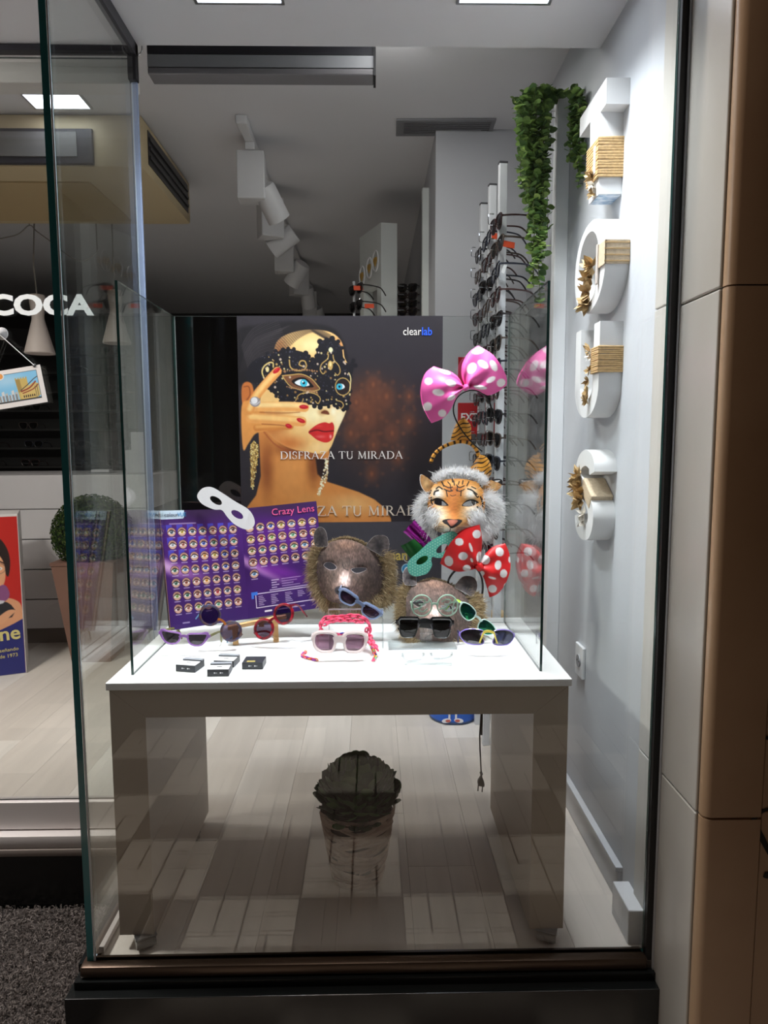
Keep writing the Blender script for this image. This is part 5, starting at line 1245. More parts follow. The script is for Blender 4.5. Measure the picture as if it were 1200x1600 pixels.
# blue-grey pair tipped over the riser
sl_ = smooth_pts([(-.021, .008), (-.018, -.008), (-.006, -.013), (.010, -.013), (.020, -.004), (.0225, .008), (.008, .0115), (-.008, .0105)], 4)
FG = mat('frame_bluegrey', (118, 136, 172), 0.3, coat=.3)
g6 = glasses('sunglasses', 'blue-grey sunglasses tilted over the edge of the clear riser', sl_, .034, lambda p, s: .0045+(.003 if p[1] > .003 else 0), FG, glass_mat('lens_plum', (.10, .06, .13), .05), FG, th=.006, bridge=(.004, .008), temple=(.10, .008, .008))
place(g6, 561, 945, 1.735, (-.05, .56, -.05))
# green mirrored pair, upright on its side
mir = mat('lens_green_mirror', (24, 120, 60), 0.08, metal=0.75, noise=(22, 0.5, (16, 60, 80)))
gr_l = smooth_pts([(-.018, .012), (-.022, 0), (-.016, -.014), (-.004, -.017), (.012, -.014), (.024, -.004), (.027, .010), (.012, .0165), (-.006, .0165)], 4)
FGR = mat('frame_pale_mint', (196, 222, 214), 0.3, coat=.3)
g7 = glasses('sunglasses', 'green mirrored sunglasses with pale mint rims tipped behind the sport pair', gr_l, .0335, .0028, FGR, mir, mat('temple_lime', (170, 214, 60), 0.35), th=.004, bridge=(.006, .006), temple=(.10, .006, .008))
settle(place(g7, 745, 968, 1.80, (-.10, .72, .1)))
# violet and yellow sport pair
spt = smooth_pts([(-.019, .016), (-.014, .006), (-.022, -.012), (-.010, -.018), (.016, -.017), (.029, -.008), (.034, .004), (.024, .0145), (.004, .019)], 4)
FS = mat('frame_violet', (126, 104, 186), 0.22, coat=.5)
g8 = glasses('sunglasses', 'wraparound sport sunglasses with violet rims and yellow bridge at the front right', spt, .0345, .0024, FS, LENS_N, mat('temple_navy', (38, 36, 84), 0.35), th=.004, bridge=(.014, .006), temple=(.11, .009, .004), wrap=4.0, bm_=mat('bridge_yellow', (236, 214, 96), 0.3))
for s in (1, -1): B().bar([(s*.013, -.002, .014), (s*.016, -.002, .005), (s*.0225, -.0015, -.014)], .003, .0035, side=(0, 1, 0)).build('nose_trim', MATS['bridge_yellow'], g8)
settle(place(g8, 763, 1009, 1.69, (-.12, .04, .02)))
# clear pair lying folded on the table
cl = smooth_pts([(-.021, .012), (-.019, -.008), (0, -.016), (.019, -.010), (.023, .010), (0, .015)], 4)
CLF = glass_mat('frame_clear', (.86, .88, .88), .07, .02)
g9 = glasses('eyeglasses', 'transparent plastic glasses lying flat near the table front', cl, .034, .005, CLF, GLASS, CLF, th=.005, bridge=(.004, .006), temple=(.12, .006, .008), fold=True, cat='glasses')
settle(place(g9, 668, 1024, 1.63, (-1.30, 0, .05)))
# pale green round party glasses with curls in front of the second bear
PG = mat('party_green', (150, 180, 160), 0.35)
ring = ell(0, 0, .0255, .0265, n=32)
g10 = glasses('party_glasses', 'pale green round party glasses with a curled bar in each eye', ring, .0345, .0035, PG, glass_mat('lens_none', (.97, .98, .97), .02), PG, th=.004, bridge=(.004, .005), temple=(.045, .005, .006), cat='glasses')
for s in (1, -1):
    b = B(); o_ = s*.0345
    b.bar([(o_+a, -.001, c) for a, c in smooth_pts([(-.022, -.010), (-.006, -.006), (.006, .006), (.018, .010), (.020, .018)], 4, False)], .003, .0035, side=(0, 1, 0))
    b.bar([(o_+a, -.001, c) for a, c in smooth_pts([(-.016, .010), (-.004, .016), (.008, .014), (.004, .004), (-.008, .004)], 4, False)], .003, .003, side=(0, 1, 0))
    b.bar([(o_+a, -.001, c) for a, c in smooth_pts([(.016, -.008), (.004, -.016), (-.008, -.012), (0, -.004)], 4, False)], .003, .003, side=(0, 1, 0)); b.build('curl', PG, g10, smooth=True)
place(g10, 679, 946, 1.79, (-.05, 0, 0))

# ------------------------------------------------------------------ clear stands
def riser(name, label, x0, x1, y0, y1, z1, th=.004):
    t = thing(name, label, 'display stand', (0, 0, 0))
    B().box(x0, x1, y0, y1, z1-th, z1).build('top', ACRYL, t)
    for a in (x0, x1-th): B().box(a, a+th, y0, y1, ZT+.0003, z1-th).build('side', ACRYL, t)
    b = B()
    for y in (y0,): b.box(x0, x1, y-.0006, y, z1-th, z1); b.box(x0, x0+th*.4, y-.0006, y, ZT+.0003, z1-th); b.box(x1-th*.4, x1, y-.0006, y, ZT+.0003, z1-th)
    b.build('edge', mat('acrylic_edge', (200, 208, 210), 0.2), t)
    return t
p = at(513, 951, 1.765); p2 = at(599, 951, 1.765)
riser('acrylic_riser', 'clear acrylic riser under the first bear mask wound with a pink chain', p.x, p2.x, 1.765, 1.915, p.z)
p = at(607, 998, 1.765); p2 = at(713, 998, 1.765)
st5 = thing('acrylic_stand', 'low clear acrylic stand under the black square sunglasses', 'display stand', (0, 0, 0))
B().box(p.x, p2.x, 1.75, 1.825, ZT+.0003, ZT+.005).build('base', ACRYL, st5); B().box(p.x, p2.x, 1.7494, 1.75, ZT+.0003, ZT+.004).build('edge', MATS['acrylic_edge'], st5)
B().box(.126, .158, 1.787, 1.791, ZT+.005, .725).build('post', ACRYL, st5)
B().box(.126, .158, 1.775, 1.787, .690, .6925).build('nose_rest', ACRYL, st5)

# ------------------------------------------------------------------ chains
def link_mesh(m, rx, rz, r):
    b = B(); b.tube([(rx*math.cos(a), 0, rz*math.sin(a)) for a in np.linspace(0, 2*PI, 14, endpoint=False)], r, 6, closed=True); return b
def chain(name, label, paths):
    t = thing(name, label, 'chain', (0, 0, 0)); cache = {}
    for pts, mats_, ln, rz, r in paths:
        P = [Vector(p) for p in smooth_pts(pts, 12, False)]
        d = [0]
        for i in range(1, len(P)): d.append(d[-1]+(P[i]-P[i-1]).length)
        n = max(1, int(d[-1]/(ln*1.2)))
        for i in range(n):
            s = (i+.5)*d[-1]/n; j = max(k for k in range(len(d)) if d[k] <= s); j = min(j, len(P)-2)
            f = (s-d[j])/max(d[j+1]-d[j], 1e-9); p = P[j].lerp(P[j+1], f); dr = (P[j+1]-P[j]).normalized()
            m = mats_[i % len(mats_)]; key = (m.name, ln, rz)
            if key not in cache: o = link_mesh(m, ln, rz, r).build('link', m, t, smooth=True); cache[key] = o.data
            else: o = link('link', cache[key], t)
            o.location = p; q_ = dr.to_track_quat('X', 'Z'); o.rotation_mode = 'QUATERNION'
            o.rotation_quaternion = q_ @ Euler((.5+(i % 2)*1.3, 0, 0)).to_quaternion()
    return t
PKC = mat('chain_pink', (240, 92, 128), 0.35); 
A_ = lambda *l: [at(*q_) for q_ in l]
chain('sunglasses_chain', 'translucent pink twisted chain wound over the clear riser', [
    (A_((503, 990, 1.755), (501, 978, 1.755), (508, 966, 1.757), (530, 964, 1.757), (552, 962, 1.757), (568, 966, 1.757), (577, 976, 1.757), (577, 990, 1.75), (582, 1004, 1.72), (590, 1015, 1.69)), [PKC], .0085, .0056, .0024),
    (A_((506, 976, 1.75), (520, 970, 1.75), (545, 969, 1.75), (566, 972, 1.75)), [PKC], .0085, .0056, .0024),
    (A_((574, 982, 1.75), (574, 996, 1.745), (578, 1006, 1.715)), [PKC], .0085, .0056, .0024)])
CC = [mat('chain_blue', (44, 60, 200), 0.3), PKC, mat('chain_yellow', (240, 196, 70), 0.3), mat('chain_orange', (236, 130, 50), 0.3), mat('chain_mint', (90, 200, 160), 0.3), mat('chain_violet', (150, 70, 190), 0.3)]
zc = ZT+.004
def T_(px, py): p = on_z(px, py, zc); return p
chain('sunglasses_chain', 'multicoloured link chain looping around the white sunglasses', [
    ([T_(478, 1018), T_(472, 1024), T_(482, 1028), T_(496, 1031)], [CC[3], CC[1], CC[5]], .0055, .0036, .0015),
    ([T_(500, 986), T_(512, 988), T_(528, 991), T_(545, 989), T_(562, 990), T_(572, 996), T_(581, 1010), T_(586, 1024), T_(583, 1032)], [CC[4], CC[1], CC[1], CC[0], CC[3], CC[2], CC[3]], .0060, .0038, .0016)])

# ------------------------------------------------------------------ contact-lens boxes
GB = mat('box_charcoal', (44, 48, 54), 0.4); WB = mat('box_white', (236, 236, 238), 0.4)
def lensbox(label, px, py, rz, dark=False):
    p = on_z(px, py, ZT); w, d, h = .050, .050, .0165
    t = thing('lens_box', label, 'box', (p.x, p.y+.004, ZT+.0004), (0, 0, rz), group='contact lens boxes')
    B().box(-w/2, w/2, 0, d, 0, h, bev=.0008).build('carton', GB, t)
    if not dark:
        B().box(-w/2+.0006, w/2-.0006, .0006, d*.62, h, h+.0004).build('white_lid', WB, t)
        B().box(-.006, .006, d*.36, d*.44, h+.0004, h+.0007).build('label_mark', BLACK, t)
        B().box(-w/2, w/2, d*.70, d*.98, h, h+.003, bev=.0006).build('tray', mat('tray_grey', (150, 154, 160), 0.35), t)
    else:
        B().box(-w*.3, w*.1, d*.1, d*.3, h, h+.0003).build('label_mark', mat('label_gold', (180, 160, 90), .4), t)
    for x_ in (-.008, .006):
        b = B(); b.prism(ell(x_, h*.5, .0018, .0018, n=8), (), -.0004, .0002); b.box(x_+.0015, x_+.006, -.0003, .0001, h*.47, h*.53); b.build('front_mark', WB, t, fix=True)
lensbox('small grey contact lens box with white lid nearest the left pane', 289, 1051, -.22)
lensbox('small grey contact lens box with white lid, rear one of the touching two', 349, 1044, -.12)
lensbox('small grey contact lens box with white lid, front one of the touching two', 340, 1058, .02)
lensbox('all-dark charcoal contact lens box to the right of the white-lidded ones', 394, 1047, -.02, True)

# ================================================================== RIGHT WALL: letters, socket, post, ivy
LET = mat('letter_white_card', (222, 222, 222), 0.6)
TWN = mat('twine', (206, 172, 122), 0.85, noise=(160, .3)); LIN = mat('linen', (214, 194, 166), 0.9, noise=(120, .2), bump=(400, .4)); RAF = mat('raffia', (206, 176, 128), 0.85, noise=(60, .25))
XO, XW = .587, XR
def letter(name, label): return thing(name, label, 'letter', (0, 0, 0), group='white letters on the right wall')
def twine(parent, y0, y1, z0, z1, n, x0=XO-.004):
    b = B()
    for i in range(n):
        z = z0+(z1-z0)*(i+.5)/n; dz = .0012*math.sin(i*2.3)
        b.tube([(x0, y0, z+dz), (XW-.001, y0-.001, z), (XW-.001, y1, z-dz), (x0-.001, y1, z)], (z1-z0)/n*.52, 6, closed=True)
    return b.build('twine_wrap', TWN, parent, smooth=True)
def flower(parent, c, r, n, seed, m=None):
    R = random.Random(seed); b = B()
    for i in range(n):
        d = Vector((-abs(R.gauss(.3, .5)), R.gauss(-.2, .7), R.gauss(0, .8))).normalized(); l = r*R.uniform(.6, 1.1); w = l*.28
        s = d.orthogonal().normalized(); s = (Matrix.Rotation(R.uniform(0, 6.28), 3, d) @ s); u = d.cross(s)
        o_ = Vector(c); b.add([o_+s*w*.3, o_+d*l*.5+s*w+u*w*.3, o_+d*l+u*w*.6, o_+d*l*.5-s*w+u*w*.3, o_-s*w*.3], [(0, 1, 2, 3, 4)])
    o = b.build('dried_flower', m or RAF, parent); return o
WRF = mat('white_petal', (238, 232, 222), 0.8)
lt = letter('wall_letter', 'white T letter with twine, topmost on the right wall')
B().prism([(1.790, 2.096), (2.008, 2.096), (2.008, 2.046), (1.912, 2.046), (1.906, 1.832), (1.828, 1.832), (1.832, 2.034), (1.790, 2.034)], (), XO, XW, plane='yz').build('body', LET, lt, fix=True)
B().box(XO+.002, XW-.001, 1.831, 1.904, 1.8305, 1.8318).build('blue_base', mat('blue_print', (96, 140, 180), .5, noise=(60, .4, (220, 226, 230))), lt)
twine(lt, 1.823, 1.912, 1.872, 1.972, 14)
B().box(XO-.010, XO-.004, 1.838, 1.850, 1.885, 1.955, bev=.002).build('driftwood', mat('driftwood', (190, 180, 172), .8), lt)
flower(lt, (XO-.008, 1.86, 1.89), .026, 16, 1); flower(lt, (XO-.006, 1.855, 1.865), .024, 12, 2, WRF); flower(lt, (XO-.006, 1.86, 1.845), .022, 10, 3)
lo_ = letter('wall_letter', 'white O letter with linen band and raffia flowers on the right wall')
B().prism(ell(1.888, 1.662, .130, .118, n=44, e=2.15), [ell(1.898, 1.662, .088, .094, n=40, e=2.1)], XO, XW, plane='yz').build('body', LET, lo_, smooth=True, fix=True)
bd = B(); bd.box(XO-.003, XW-.001, 1.7535, 1.7575, 1.640, 1.698); bd.box(XO-.004, XO-.0005, 1.7535, 1.812, 1.640, 1.698)
bd.build('linen_band', LIN, lo_)
for i, zz in enumerate((1.645, 1.66, 1.675, 1.690)): B().box(XO-.005, XW-.001, 1.7525, 1.7535, zz, zz+.003).build('thread', mat('thread_tan', (196, 164, 116), .85), lo_)
for i, (y, z) in enumerate(((1.845, 1.655), (1.86, 1.63), (1.875, 1.595), (1.885, 1.57))): flower(lo_, (XO-.006, y, z), .036, 26, 20+i)
B().box(XO-.008, XO-.003, 1.80, 1.812, 1.60, 1.70, bev=.002).build('driftwood', MATS['driftwood'], lo_)
lu = letter('wall_letter', 'white U letter with twine on its near arm on the right wall')
uo = [(1.785, 1.505)]+[(1.888+.103*math.cos(a), 1.345+.083*math.sin(a)) for a in np.linspace(PI, 2*PI, 18)]+[(1.995, 1.505)]
ui = [(1.945, 1.505)]+[(1.888+.055*math.cos(a), 1.35+.040*math.sin(a)) for a in np.linspace(2*PI, PI, 14)]+[(1.832, 1.505)]
B().prism([(1.785, 1.505)]+[(1.888-.103*math.cos(a), 1.345-.083*math.sin(a)) for a in np.linspace(0, PI, 18)]+[(1.992, 1.507), (1.945, 1.507)]+[(1.888+.055*math.cos(a), 1.35-.040*math.sin(a)) for a in np.linspace(0, PI, 14)]+[(1.832, 1.505)], (), XO, XW, plane='yz').build('body', LET, lu, smooth=True, fix=True)
twine(lu, 1.780, 1.836, 1.375, 1.442, 13)
for i, (y, z) in enumerate(((1.84, 1.44), (1.84, 1.425))): flower(lu, (XO-.008, y, z), .022, 14, 40+i, WRF if i else RAF)
for i, (y, z) in enumerate(((1.845, 1.385), (1.85, 1.36), (1.855, 1.33), (1.86, 1.31))): flower(lu, (XO-.006, y, z), .020, 12, 50+i)
ls = letter('wall_letter', 'white S letter with linen band and raffia bow, lowest on the right wall')
sp = smooth_pts([(.062, .060), (.050, .088), (.0, .100), (-.052, .080), (-.056, .040), (-.010, .010), (.044, -.024), (.060, -.064), (.038, -.098), (-.010, -.106), (-.050, -.092), (-.060, -.064)], 5, False)
B().bar([( (XO+XW)/2, 1.880-a, 1.053+b_) for a, b_ in sp], XW-XO, .044, side=(1, 0, 0)).build('body', LET, ls, smooth=True)
B().box(XO-.002, XW-.001, 1.815, 1.905, 1.035, 1.078, M=Matrix.Translation((0, 1.86, 1.056)) @ Matrix.Rotation(.55, 4, 'X') @ Matrix.Translation((0, -1.86, -1.056)), bev=.004).build('linen_band', LIN, ls)
for i, (y, z) in enumerate(((1.905, 1.10), (1.915, 1.075), (1.90, 1.05), (1.885, 1.035))): flower(ls, (XO-.008, y, z), .036, 26, 60+i)
flower(ls, (XO-.004, 1.865, 1.0), .024, 16, 70, WRF); flower(ls, (XO-.004, 1.87, .975), .022, 14, 71, WRF)

so_ = thing('wall_socket', 'white wall socket low on the right wall behind the table corner', 'socket', (XR, 2.05, .522))
B().box(-.010, 0, -.038, .038, -.05, .05, bev=.003).build('plate', mat('socket_white', (226, 228, 230), .4), so_)
B().lathe([(.020, .0), (.019, .003), (.0, .001)], 20, M=Matrix.Translation((-.010, 0, 0)) @ Matrix.Rotation(-PI/2, 4, 'Y')).build('outlet', mat('socket_grey', (150, 152, 156), .4), so_, smooth=True)
for y in (-.0095, .0095): B().lathe([(.0025, 0), (.0025, .0008), (0, .0008)], 8, M=Matrix.Translation((-.0128, y, 0)) @ Matrix.Rotation(-PI/2, 4, 'Y')).build('hole', BLACK, so_)

struct(B().box(.604, .6465, 2.315, 2.36, .0, 2.312, bev=.002).box(.628, .6465, 2.36, 2.44, .0, 2.30).build('trim_9', mat('post_white', (222, 224, 226), .5)))
# ivy
iv = thing('hanging_ivy', 'green trailing ivy hanging over the white post beside the wall letters', 'plant', (.60, 2.32, 2.32))
IVG = [translucent(mat('ivy_%d' % i, c, .5, noise=(30, .25)), .35) for i, c in enumerate(((104, 134, 74), (130, 162, 88), (166, 194, 108), (82, 112, 66)))]
def leaf_mesh(m, l, w):
    vs = []; fs = []
    prof = [(0, .12), (.18, .75), (.45, 1.0), (.75, .8), (1.0, .12)]
    for t_, w_ in prof: vs += [(-w*w_, t_*l, .10*l*math.sin(t_*PI)*0+.12*w*w_), (0, t_*l, -.0*w), (w*w_, t_*l, .12*w*w_)]
    for i in range(4):
        a = 3*i; fs += [(a, a+1, a+4, a+3), (a+1, a+2, a+5, a+4)]
    return B().add(vs, fs)
IVM = [[leaf_mesh(m, .023, .0108) for m in IVG]]
ivc = {}; small = B(); nl = 0; cords = B()
R = random.Random(21)
o0 = Vector((.60, 2.32, 2.32))
strs = []
for i in range(20):                      # left bunch
    px0 = R.uniform(813, 861); Yv = R.uniform(2.16, 2.30); top = R.uniform(138, 175); bot = 300+ (px0-815)/51*150*R.uniform(.6, 1.1) if i > 3 else R.uniform(420, 478)
    strs.append((px0, top, 836+R.uniform(-8, 18) if bot > 380 else px0+R.uniform(-4, 10), bot, Yv))
for i in range(5): px0 = R.uniform(891, 904); strs.append((px0, R.uniform(128, 160), px0+R.uniform(-5, 2), R.uniform(240, 330), R.uniform(2.12, 2.22)))
for i in range(5): strs.append((R.uniform(805, 830), R.uniform(150, 180), R.uniform(812, 842), R.uniform(250, 330), R.uniform(2.2, 2.3)))
LV = []
for (xa_, ya_, xb_, yb_, Yv) in strs:
    A = at(xa_, ya_, Yv); Bp = at(xb_, yb_, Yv)
    pts = [Vector((.604, 2.33, 2.315))]+[A.lerp(Bp, t_)+Vector((R.uniform(-.006, .006), R.uniform(-.01, .01), 0)) for t_ in np.linspace(0, 1, 7)]
    pts = [Vector(p) for p in smooth_pts(pts, 5, False)]
    cords.tube([p-o0 for p in pts], .0011, 5)
    L_ = sum((pts[i+1]-pts[i]).length for i in range(len(pts)-1)); n = int(L_/.0085)
    for k in range(n):
        f = k/n*(len(pts)-1); j = int(f); p = pts[j].lerp(pts[min(j+1, len(pts)-1)], f-j)
        az = R.uniform(0, 2*PI); d = Vector((math.cos(az), math.sin(az)*1.0-.25, R.uniform(-.5, .55))).normalized()
        LV.append((p-o0, d, R.uniform(.7, 1.25), R.choices((0, 1, 2, 3), (3, 4, 2 if p.z < 2.0 else 1, 3))[0]))
cords.build('stem', mat('ivy_stem', (74, 84, 44), .6), iv)
LV.sort(key=lambda e: e[0].y)
sm_b = [B() for _ in IVG]
for k, (p, d, s, mi) in enumerate(LV):
    q_ = d.to_track_quat('Y', 'Z') @ Euler((0, R.uniform(-.8, .8), 0)).to_quaternion()
    if k < 300:
        if mi not in ivc: o = IVM[0][mi].build('leaf', IVG[mi], iv); ivc[mi] = o.data
        else: o = link('leaf', ivc[mi], iv)
        o.location = p; o.rotation_mode = 'QUATERNION'; o.rotation_quaternion = q_; o.scale = (s,)*3
    else:
        M = Matrix.Translation(p) @ q_.to_matrix().to_4x4() @ Matrix.Scale(s, 4); b = IVM[0][mi]; small.add([M @ Vector(v) for v in b.v], b.f, mi)
o = small.build('foliage', IVG, iv); o['kind'] = 'stuff'

# ------------------------------------------------------------------ eyewear rods in front of the pier
rk = None; RP = mat('rod_white', (206, 208, 212), .4)
mini = smooth_pts([(-.024, .017), (-.024, -.006), (-.011, -.022), (.010, -.022), (.024, -.008), (.028, .016), (.006, .020)], 2)
FD = [mat('frame_dk%d' % i, c, .3, coat=.3) for i, c in enumerate(((28, 24, 26), (56, 30, 30), (24, 28, 44), (70, 58, 52)))]
protoG = []
for i in range(4):
    gg = glasses('sunglasses', 'x', mini, .034, .004, FD[i], LENS_K if i != 1 else LENS_D, FD[i], temple=(.135, .006, .010)); protoG.append(gg)
used = [False]*4
def put_glasses(loc, rot, i, label, group):
    if not used[i]: used[i] = True; o = protoG[i]
    else: o = dup(protoG[i])
    o.location = loc; o.rotation_euler = rot; o['label'] = label; o['group'] = group; return o
TAG = mat('tag_orange', (232, 84, 44), .6); WTG = mat('tag_white', (232, 232, 232), .6)
names = ('nearest', 'middle', 'farthest')
ORD = ('topmost', 'second', 'third', 'fourth', 'fifth', 'sixth', 'seventh', 'eighth', 'ninth', 'tenth', 'eleventh', 'twelfth', 'thirteenth', 'fourteenth', 'fifteenth')
hook_me = None
for pi_, Yp in enumerate((2.40, 2.60, 2.80)):
    t = thing('eyewear_rod', ('nearest and tallest-looking', 'middle', 'farthest')[pi_]+' white upright eyewear rod with wire hooks in front of the grey pier', 'display rod', (.445, Yp, 0), (0, 0, .12), group='white eyewear rods')
    B().box(-.0135, .0135, -.011, .011, 0.0, 2.125, bev=.002).build('pole', RP, t)
    B().box(-.014, .014, -.0115, .0115, 2.1255, 2.131).build('cap', mat('cap_grey', (70, 70, 74), .5), t)
    for r in range(16):
        z = 1.925-.0805*r
        if hook_me is None:
            o = B().tube([(-.012, 0, 0), (-.045, -.004, 0), (-.049, -.004, .004), (-.049, -.004, .032), (-.045, -.004, .036), (-.030, -.004, .036)], .0014, 5).build('hook', CHROME, t, smooth=True); hook_me = o.data
        else: o = link('hook', hook_me, t)
        o.location = (0, 0, z)
        if r < 15 and not (pi_ == 1 and r == 11):
            i = (r*3+pi_*2) % 4 if not (pi_ == 0 and r == 0) else 1
            put_glasses((.445-.020, Yp-.010+R.uniform(-.012, .012), z+.006), (R.uniform(-.06, .06), R.uniform(-.12, .12), -PI/2+.10+R.uniform(-.14, .14)), i, 'dark sunglasses, %s pair from the top on the %s white eyewear rod' % (ORD[r], names[pi_]), 'sunglasses on the %s rod' % names[pi_])
def ptag(px, py, Y, m, label, w=.034, h=.017, ry=.1):
    t = thing('price_tag', label, 'tag', at(px, py, Y), (0, ry, .25)); B().box(-w/2, w/2, -.0004, .0004, -h/2, h/2).build('card', m, t)
    B().tube([(-w/2+.003, 0, h/2), (-w/2-.004, .004, h/2+.02)], .0006, 5).build('string', WTG, t)
ptag(795, 382, 2.33, TAG, 'orange price tag on the second pair of the nearest eyewear rod', .042, .020)
ptag(773, 369, 2.5, TAG, 'orange price tag on the top pair of the middle eyewear rod', .024, .020, -.1)
ptag(788, 419, 2.33, WTG, 'white paper tag hanging by the nearest eyewear rod', .012, .034, .35)
# red safety signs on the pier
SR = mat('sign_red', (176, 28, 34), .4)
for n_, z0, z1, lab in (('safety_sign', 1.43, 1.55, 'plain red sign plate on the grey pier above the worded one'), ('safety_sign', 1.20, 1.36, 'red fire extinguisher sign reading EXTINTOR on the grey pier')):
    t = thing(n_, lab, 'sign', (.452, 2.918, (z0+z1)/2)); h = (z1-z0)/2
    B().box(-.088, .088, -.003, 0, -h, h, bev=.001).build('plate', SR, t)
    if z0 < 1.3: text_mesh('sign_lettering', 'EXTINTOR', .045, WTG, t, (-.076, -.0034, .005), sx=.9, offset=.001)
    else: B().box(-.07, .07, -.0036, -.003, -.035, .02).build('white_field', WTG, t)

# ================================================================== UNDER AND BEHIND THE TABLE
R = random.Random(33)
pp = thing('potted_plant', 'dark green succulent-like plant in a pale woven basket pot under the display table', 'plant', (-.045, 1.790, 0))
BW = [mat('wicker_%d' % i, c, .7, noise=(40, .2)) for i, c in enumerate(((206, 184, 170), (190, 166, 152), (216, 196, 184)))]
def br(z): return .066+.034*min(1, z/.205)
B().lathe([(.060, 0), (.064, .004), (.066, .02), (.094, .19), (.090, .19), (.06, .03), (0, .03)], 28).build('liner', mat('liner_dark', (96, 78, 70), .8), pp, smooth=True)
B().lathe([(.066, .0), (.071, .003), (.072, .012), (.068, .016), (.060, .012)], 28).build('base_ring', BW[2], pp, smooth=True)
for i in range(96):
    z0 = .018+.185*((i*.618) % 1); a0 = R.uniform(0, 2*PI); L_ = R.uniform(1.6, 3.0); sl = R.uniform(-.03, .03) if i % 3 else R.uniform(-.055, .055)
    pts = []; n = 14
    for k in range(n+1):
        f = k/n; z = min(max(z0+sl*(f-.5)*2+.006*math.sin(f*PI), .012), .208); a = a0+L_*f; r = br(z)+.0025+.0022*math.sin(f*PI)
        pts.append((r*math.cos(a), r*math.sin(a), z))
    b = B(); vs = []; fs = []
    for k, p in enumerate(pts):
        P0 = Vector(p); nrm_ = Vector((p[0], p[1], 0)).normalized(); w = .0062*(1-.3*abs(k/n-.5))
        vs += [P0+Vector((0, 0, w)), P0+nrm_*.0022, P0-Vector((0, 0, w))]
    for k in range(n):
        a = 3*k; fs += [(a, a+3, a+4, a+1), (a+1, a+4, a+5, a+2)]
    b.add(vs, fs); b.build('wicker_strand', BW[i % 3], pp, smooth=True)
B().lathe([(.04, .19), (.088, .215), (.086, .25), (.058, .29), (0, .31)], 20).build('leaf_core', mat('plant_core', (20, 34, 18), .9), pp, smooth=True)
PGm = [mat('succulent_%d' % i, c, .5, noise=(25, .25)) for i, c in enumerate(((56, 96, 52), (72, 112, 60), (44, 78, 44), (88, 122, 70)))]
def big_leaf(m, l, w):
    b = B(); vs = []; fs = []; prof = [(0, .3), (.25, .72), (.55, 1.0), (.8, .86), (.95, .45), (1.0, .08)]
    for t_, w_ in prof:
        cup = .45*l*t_*t_
        vs += [(-w*w_, t_*l, cup+.30*w*w_*w_), (-w*w_*.5, t_*l, cup+.02*w), (0, t_*l, cup-.03*w), (w*w_*.5, t_*l, cup+.02*w), (w*w_, t_*l, cup+.30*w*w_*w_)]
    for i in range(len(prof)-1):
        for j in range(4): a = 5*i+j; fs.append((a, a+1, a+6, a+5))
    return b.add(vs, fs)
pc_ = {}
for i in range(170):
    f = (i+.5)/170; th_ = i*2.39996; ph = math.acos(1-f*1.25)
    d = Vector((math.sin(ph)*math.cos(th_), math.sin(ph)*math.sin(th_), math.cos(ph)))
    p = Vector((0, 0, .228))+Vector((d.x*.085, d.y*.085, d.z*.078)); mi = R.randrange(4)
    if mi not in pc_: o = big_leaf(PGm[mi], .038, .019).build('leaf', PGm[mi], pp, smooth=True); pc_[mi] = o.data
    else: o = link('leaf', pc_[mi], pp)
    dd_ = (d+Vector((R.uniform(-.25, .25), R.uniform(-.25, .25), .18+R.uniform(-.15, .25)))).normalized()
    o.location = p; o.rotation_mode = 'QUATERNION'; o.rotation_quaternion = dd_.to_track_quat('Y', 'Z') @ Euler((0, R.uniform(-.5, .5), 0)).to_quaternion(); o.scale = (R.uniform(.8, 1.15),)*3
for i in range(7):
    d = Vector((R.uniform(-.5, .5), -.95, -.22-R.uniform(0, .3))).normalized(); o = link('leaf', pc_[R.choice(list(pc_))], pp)
    o.location = Vector((d.x*.09, -.086, .205)); o.rotation_mode = 'QUATERNION'; o.rotation_quaternion = d.to_track_quat('Y', 'Z'); o.scale = (.95,)*3

cd_ = thing('power_cord', 'black power cord with a two-pin plug dangling below the table top', 'cord', (0, 0, 0))
Yc = 1.99
def cpt(px, py): return at(px, py, Yc)
top = cpt(752, 1112)
zt__ = ZT-.019
B().tube([Vector((top.x+.002, Yc, zt__-.001)), top]+[cpt(a, b_) for a, b_ in ((749.5, 1150), (750, 1170), (751, 1190), (752, 1208))], .0022, 8).build('cable', mat('cable_black', (30, 27, 26), .5), cd_, smooth=True)
a_, b__ = cpt(753.5, 1112), cpt(752.5, 1149); B().bar([Vector((a_.x, Yc+.003, zt__-.001)), a_+Vector((0, .003, 0)), b__+Vector((0, .003, 0))], .005, .005).build('loop_end', mat('cable_brown', (74, 66, 58), .5), cd_)
pb_ = B(); pr = [(-.0022, 0), (-.004, -.001), (-.004, -.004), (-.0022, -.005), (-.0022, -.012), (-.010, -.024), (-.011, -.032), (-.0098, -.038), (.0085, -.042), (.0095, -.034), (.0075, -.024), (.0022, -.012), (.0022, -.005), (.004, -.004), (.004, -.001), (.0022, 0)]
o_ = cpt(752, 1207)
pb_.prism([(o_.x+x, o_.z+z*1.05) for x, z in pr], (), Yc-.006, Yc+.006); pb_.build('plug', mat('plug_brown', (58, 50, 46), .5), cd_, fix=True)
for dx_, z_ in ((-.0085, -.040), (.0045, -.043)): B().tube([(o_.x+dx_, Yc, o_.z+z_), (o_.x+dx_-.0012, Yc, o_.z+z_-.019)], .0018, 8).build('pin', mat('pin_dark', (40, 38, 38), .4, metal=.5), cd_)
tn = thing('blue_bin', 'round blue tin with red and white marks on the floor behind the table', 'bin', (.35, 2.89, 0))
TNB = mat('tin_blue', (30, 92, 190), .35)
B().lathe([(.100, 0), (.105, .004), (.105, .012)], 32).build('base', mat('tin_navy', (46, 70, 110), .4), tn, smooth=True)
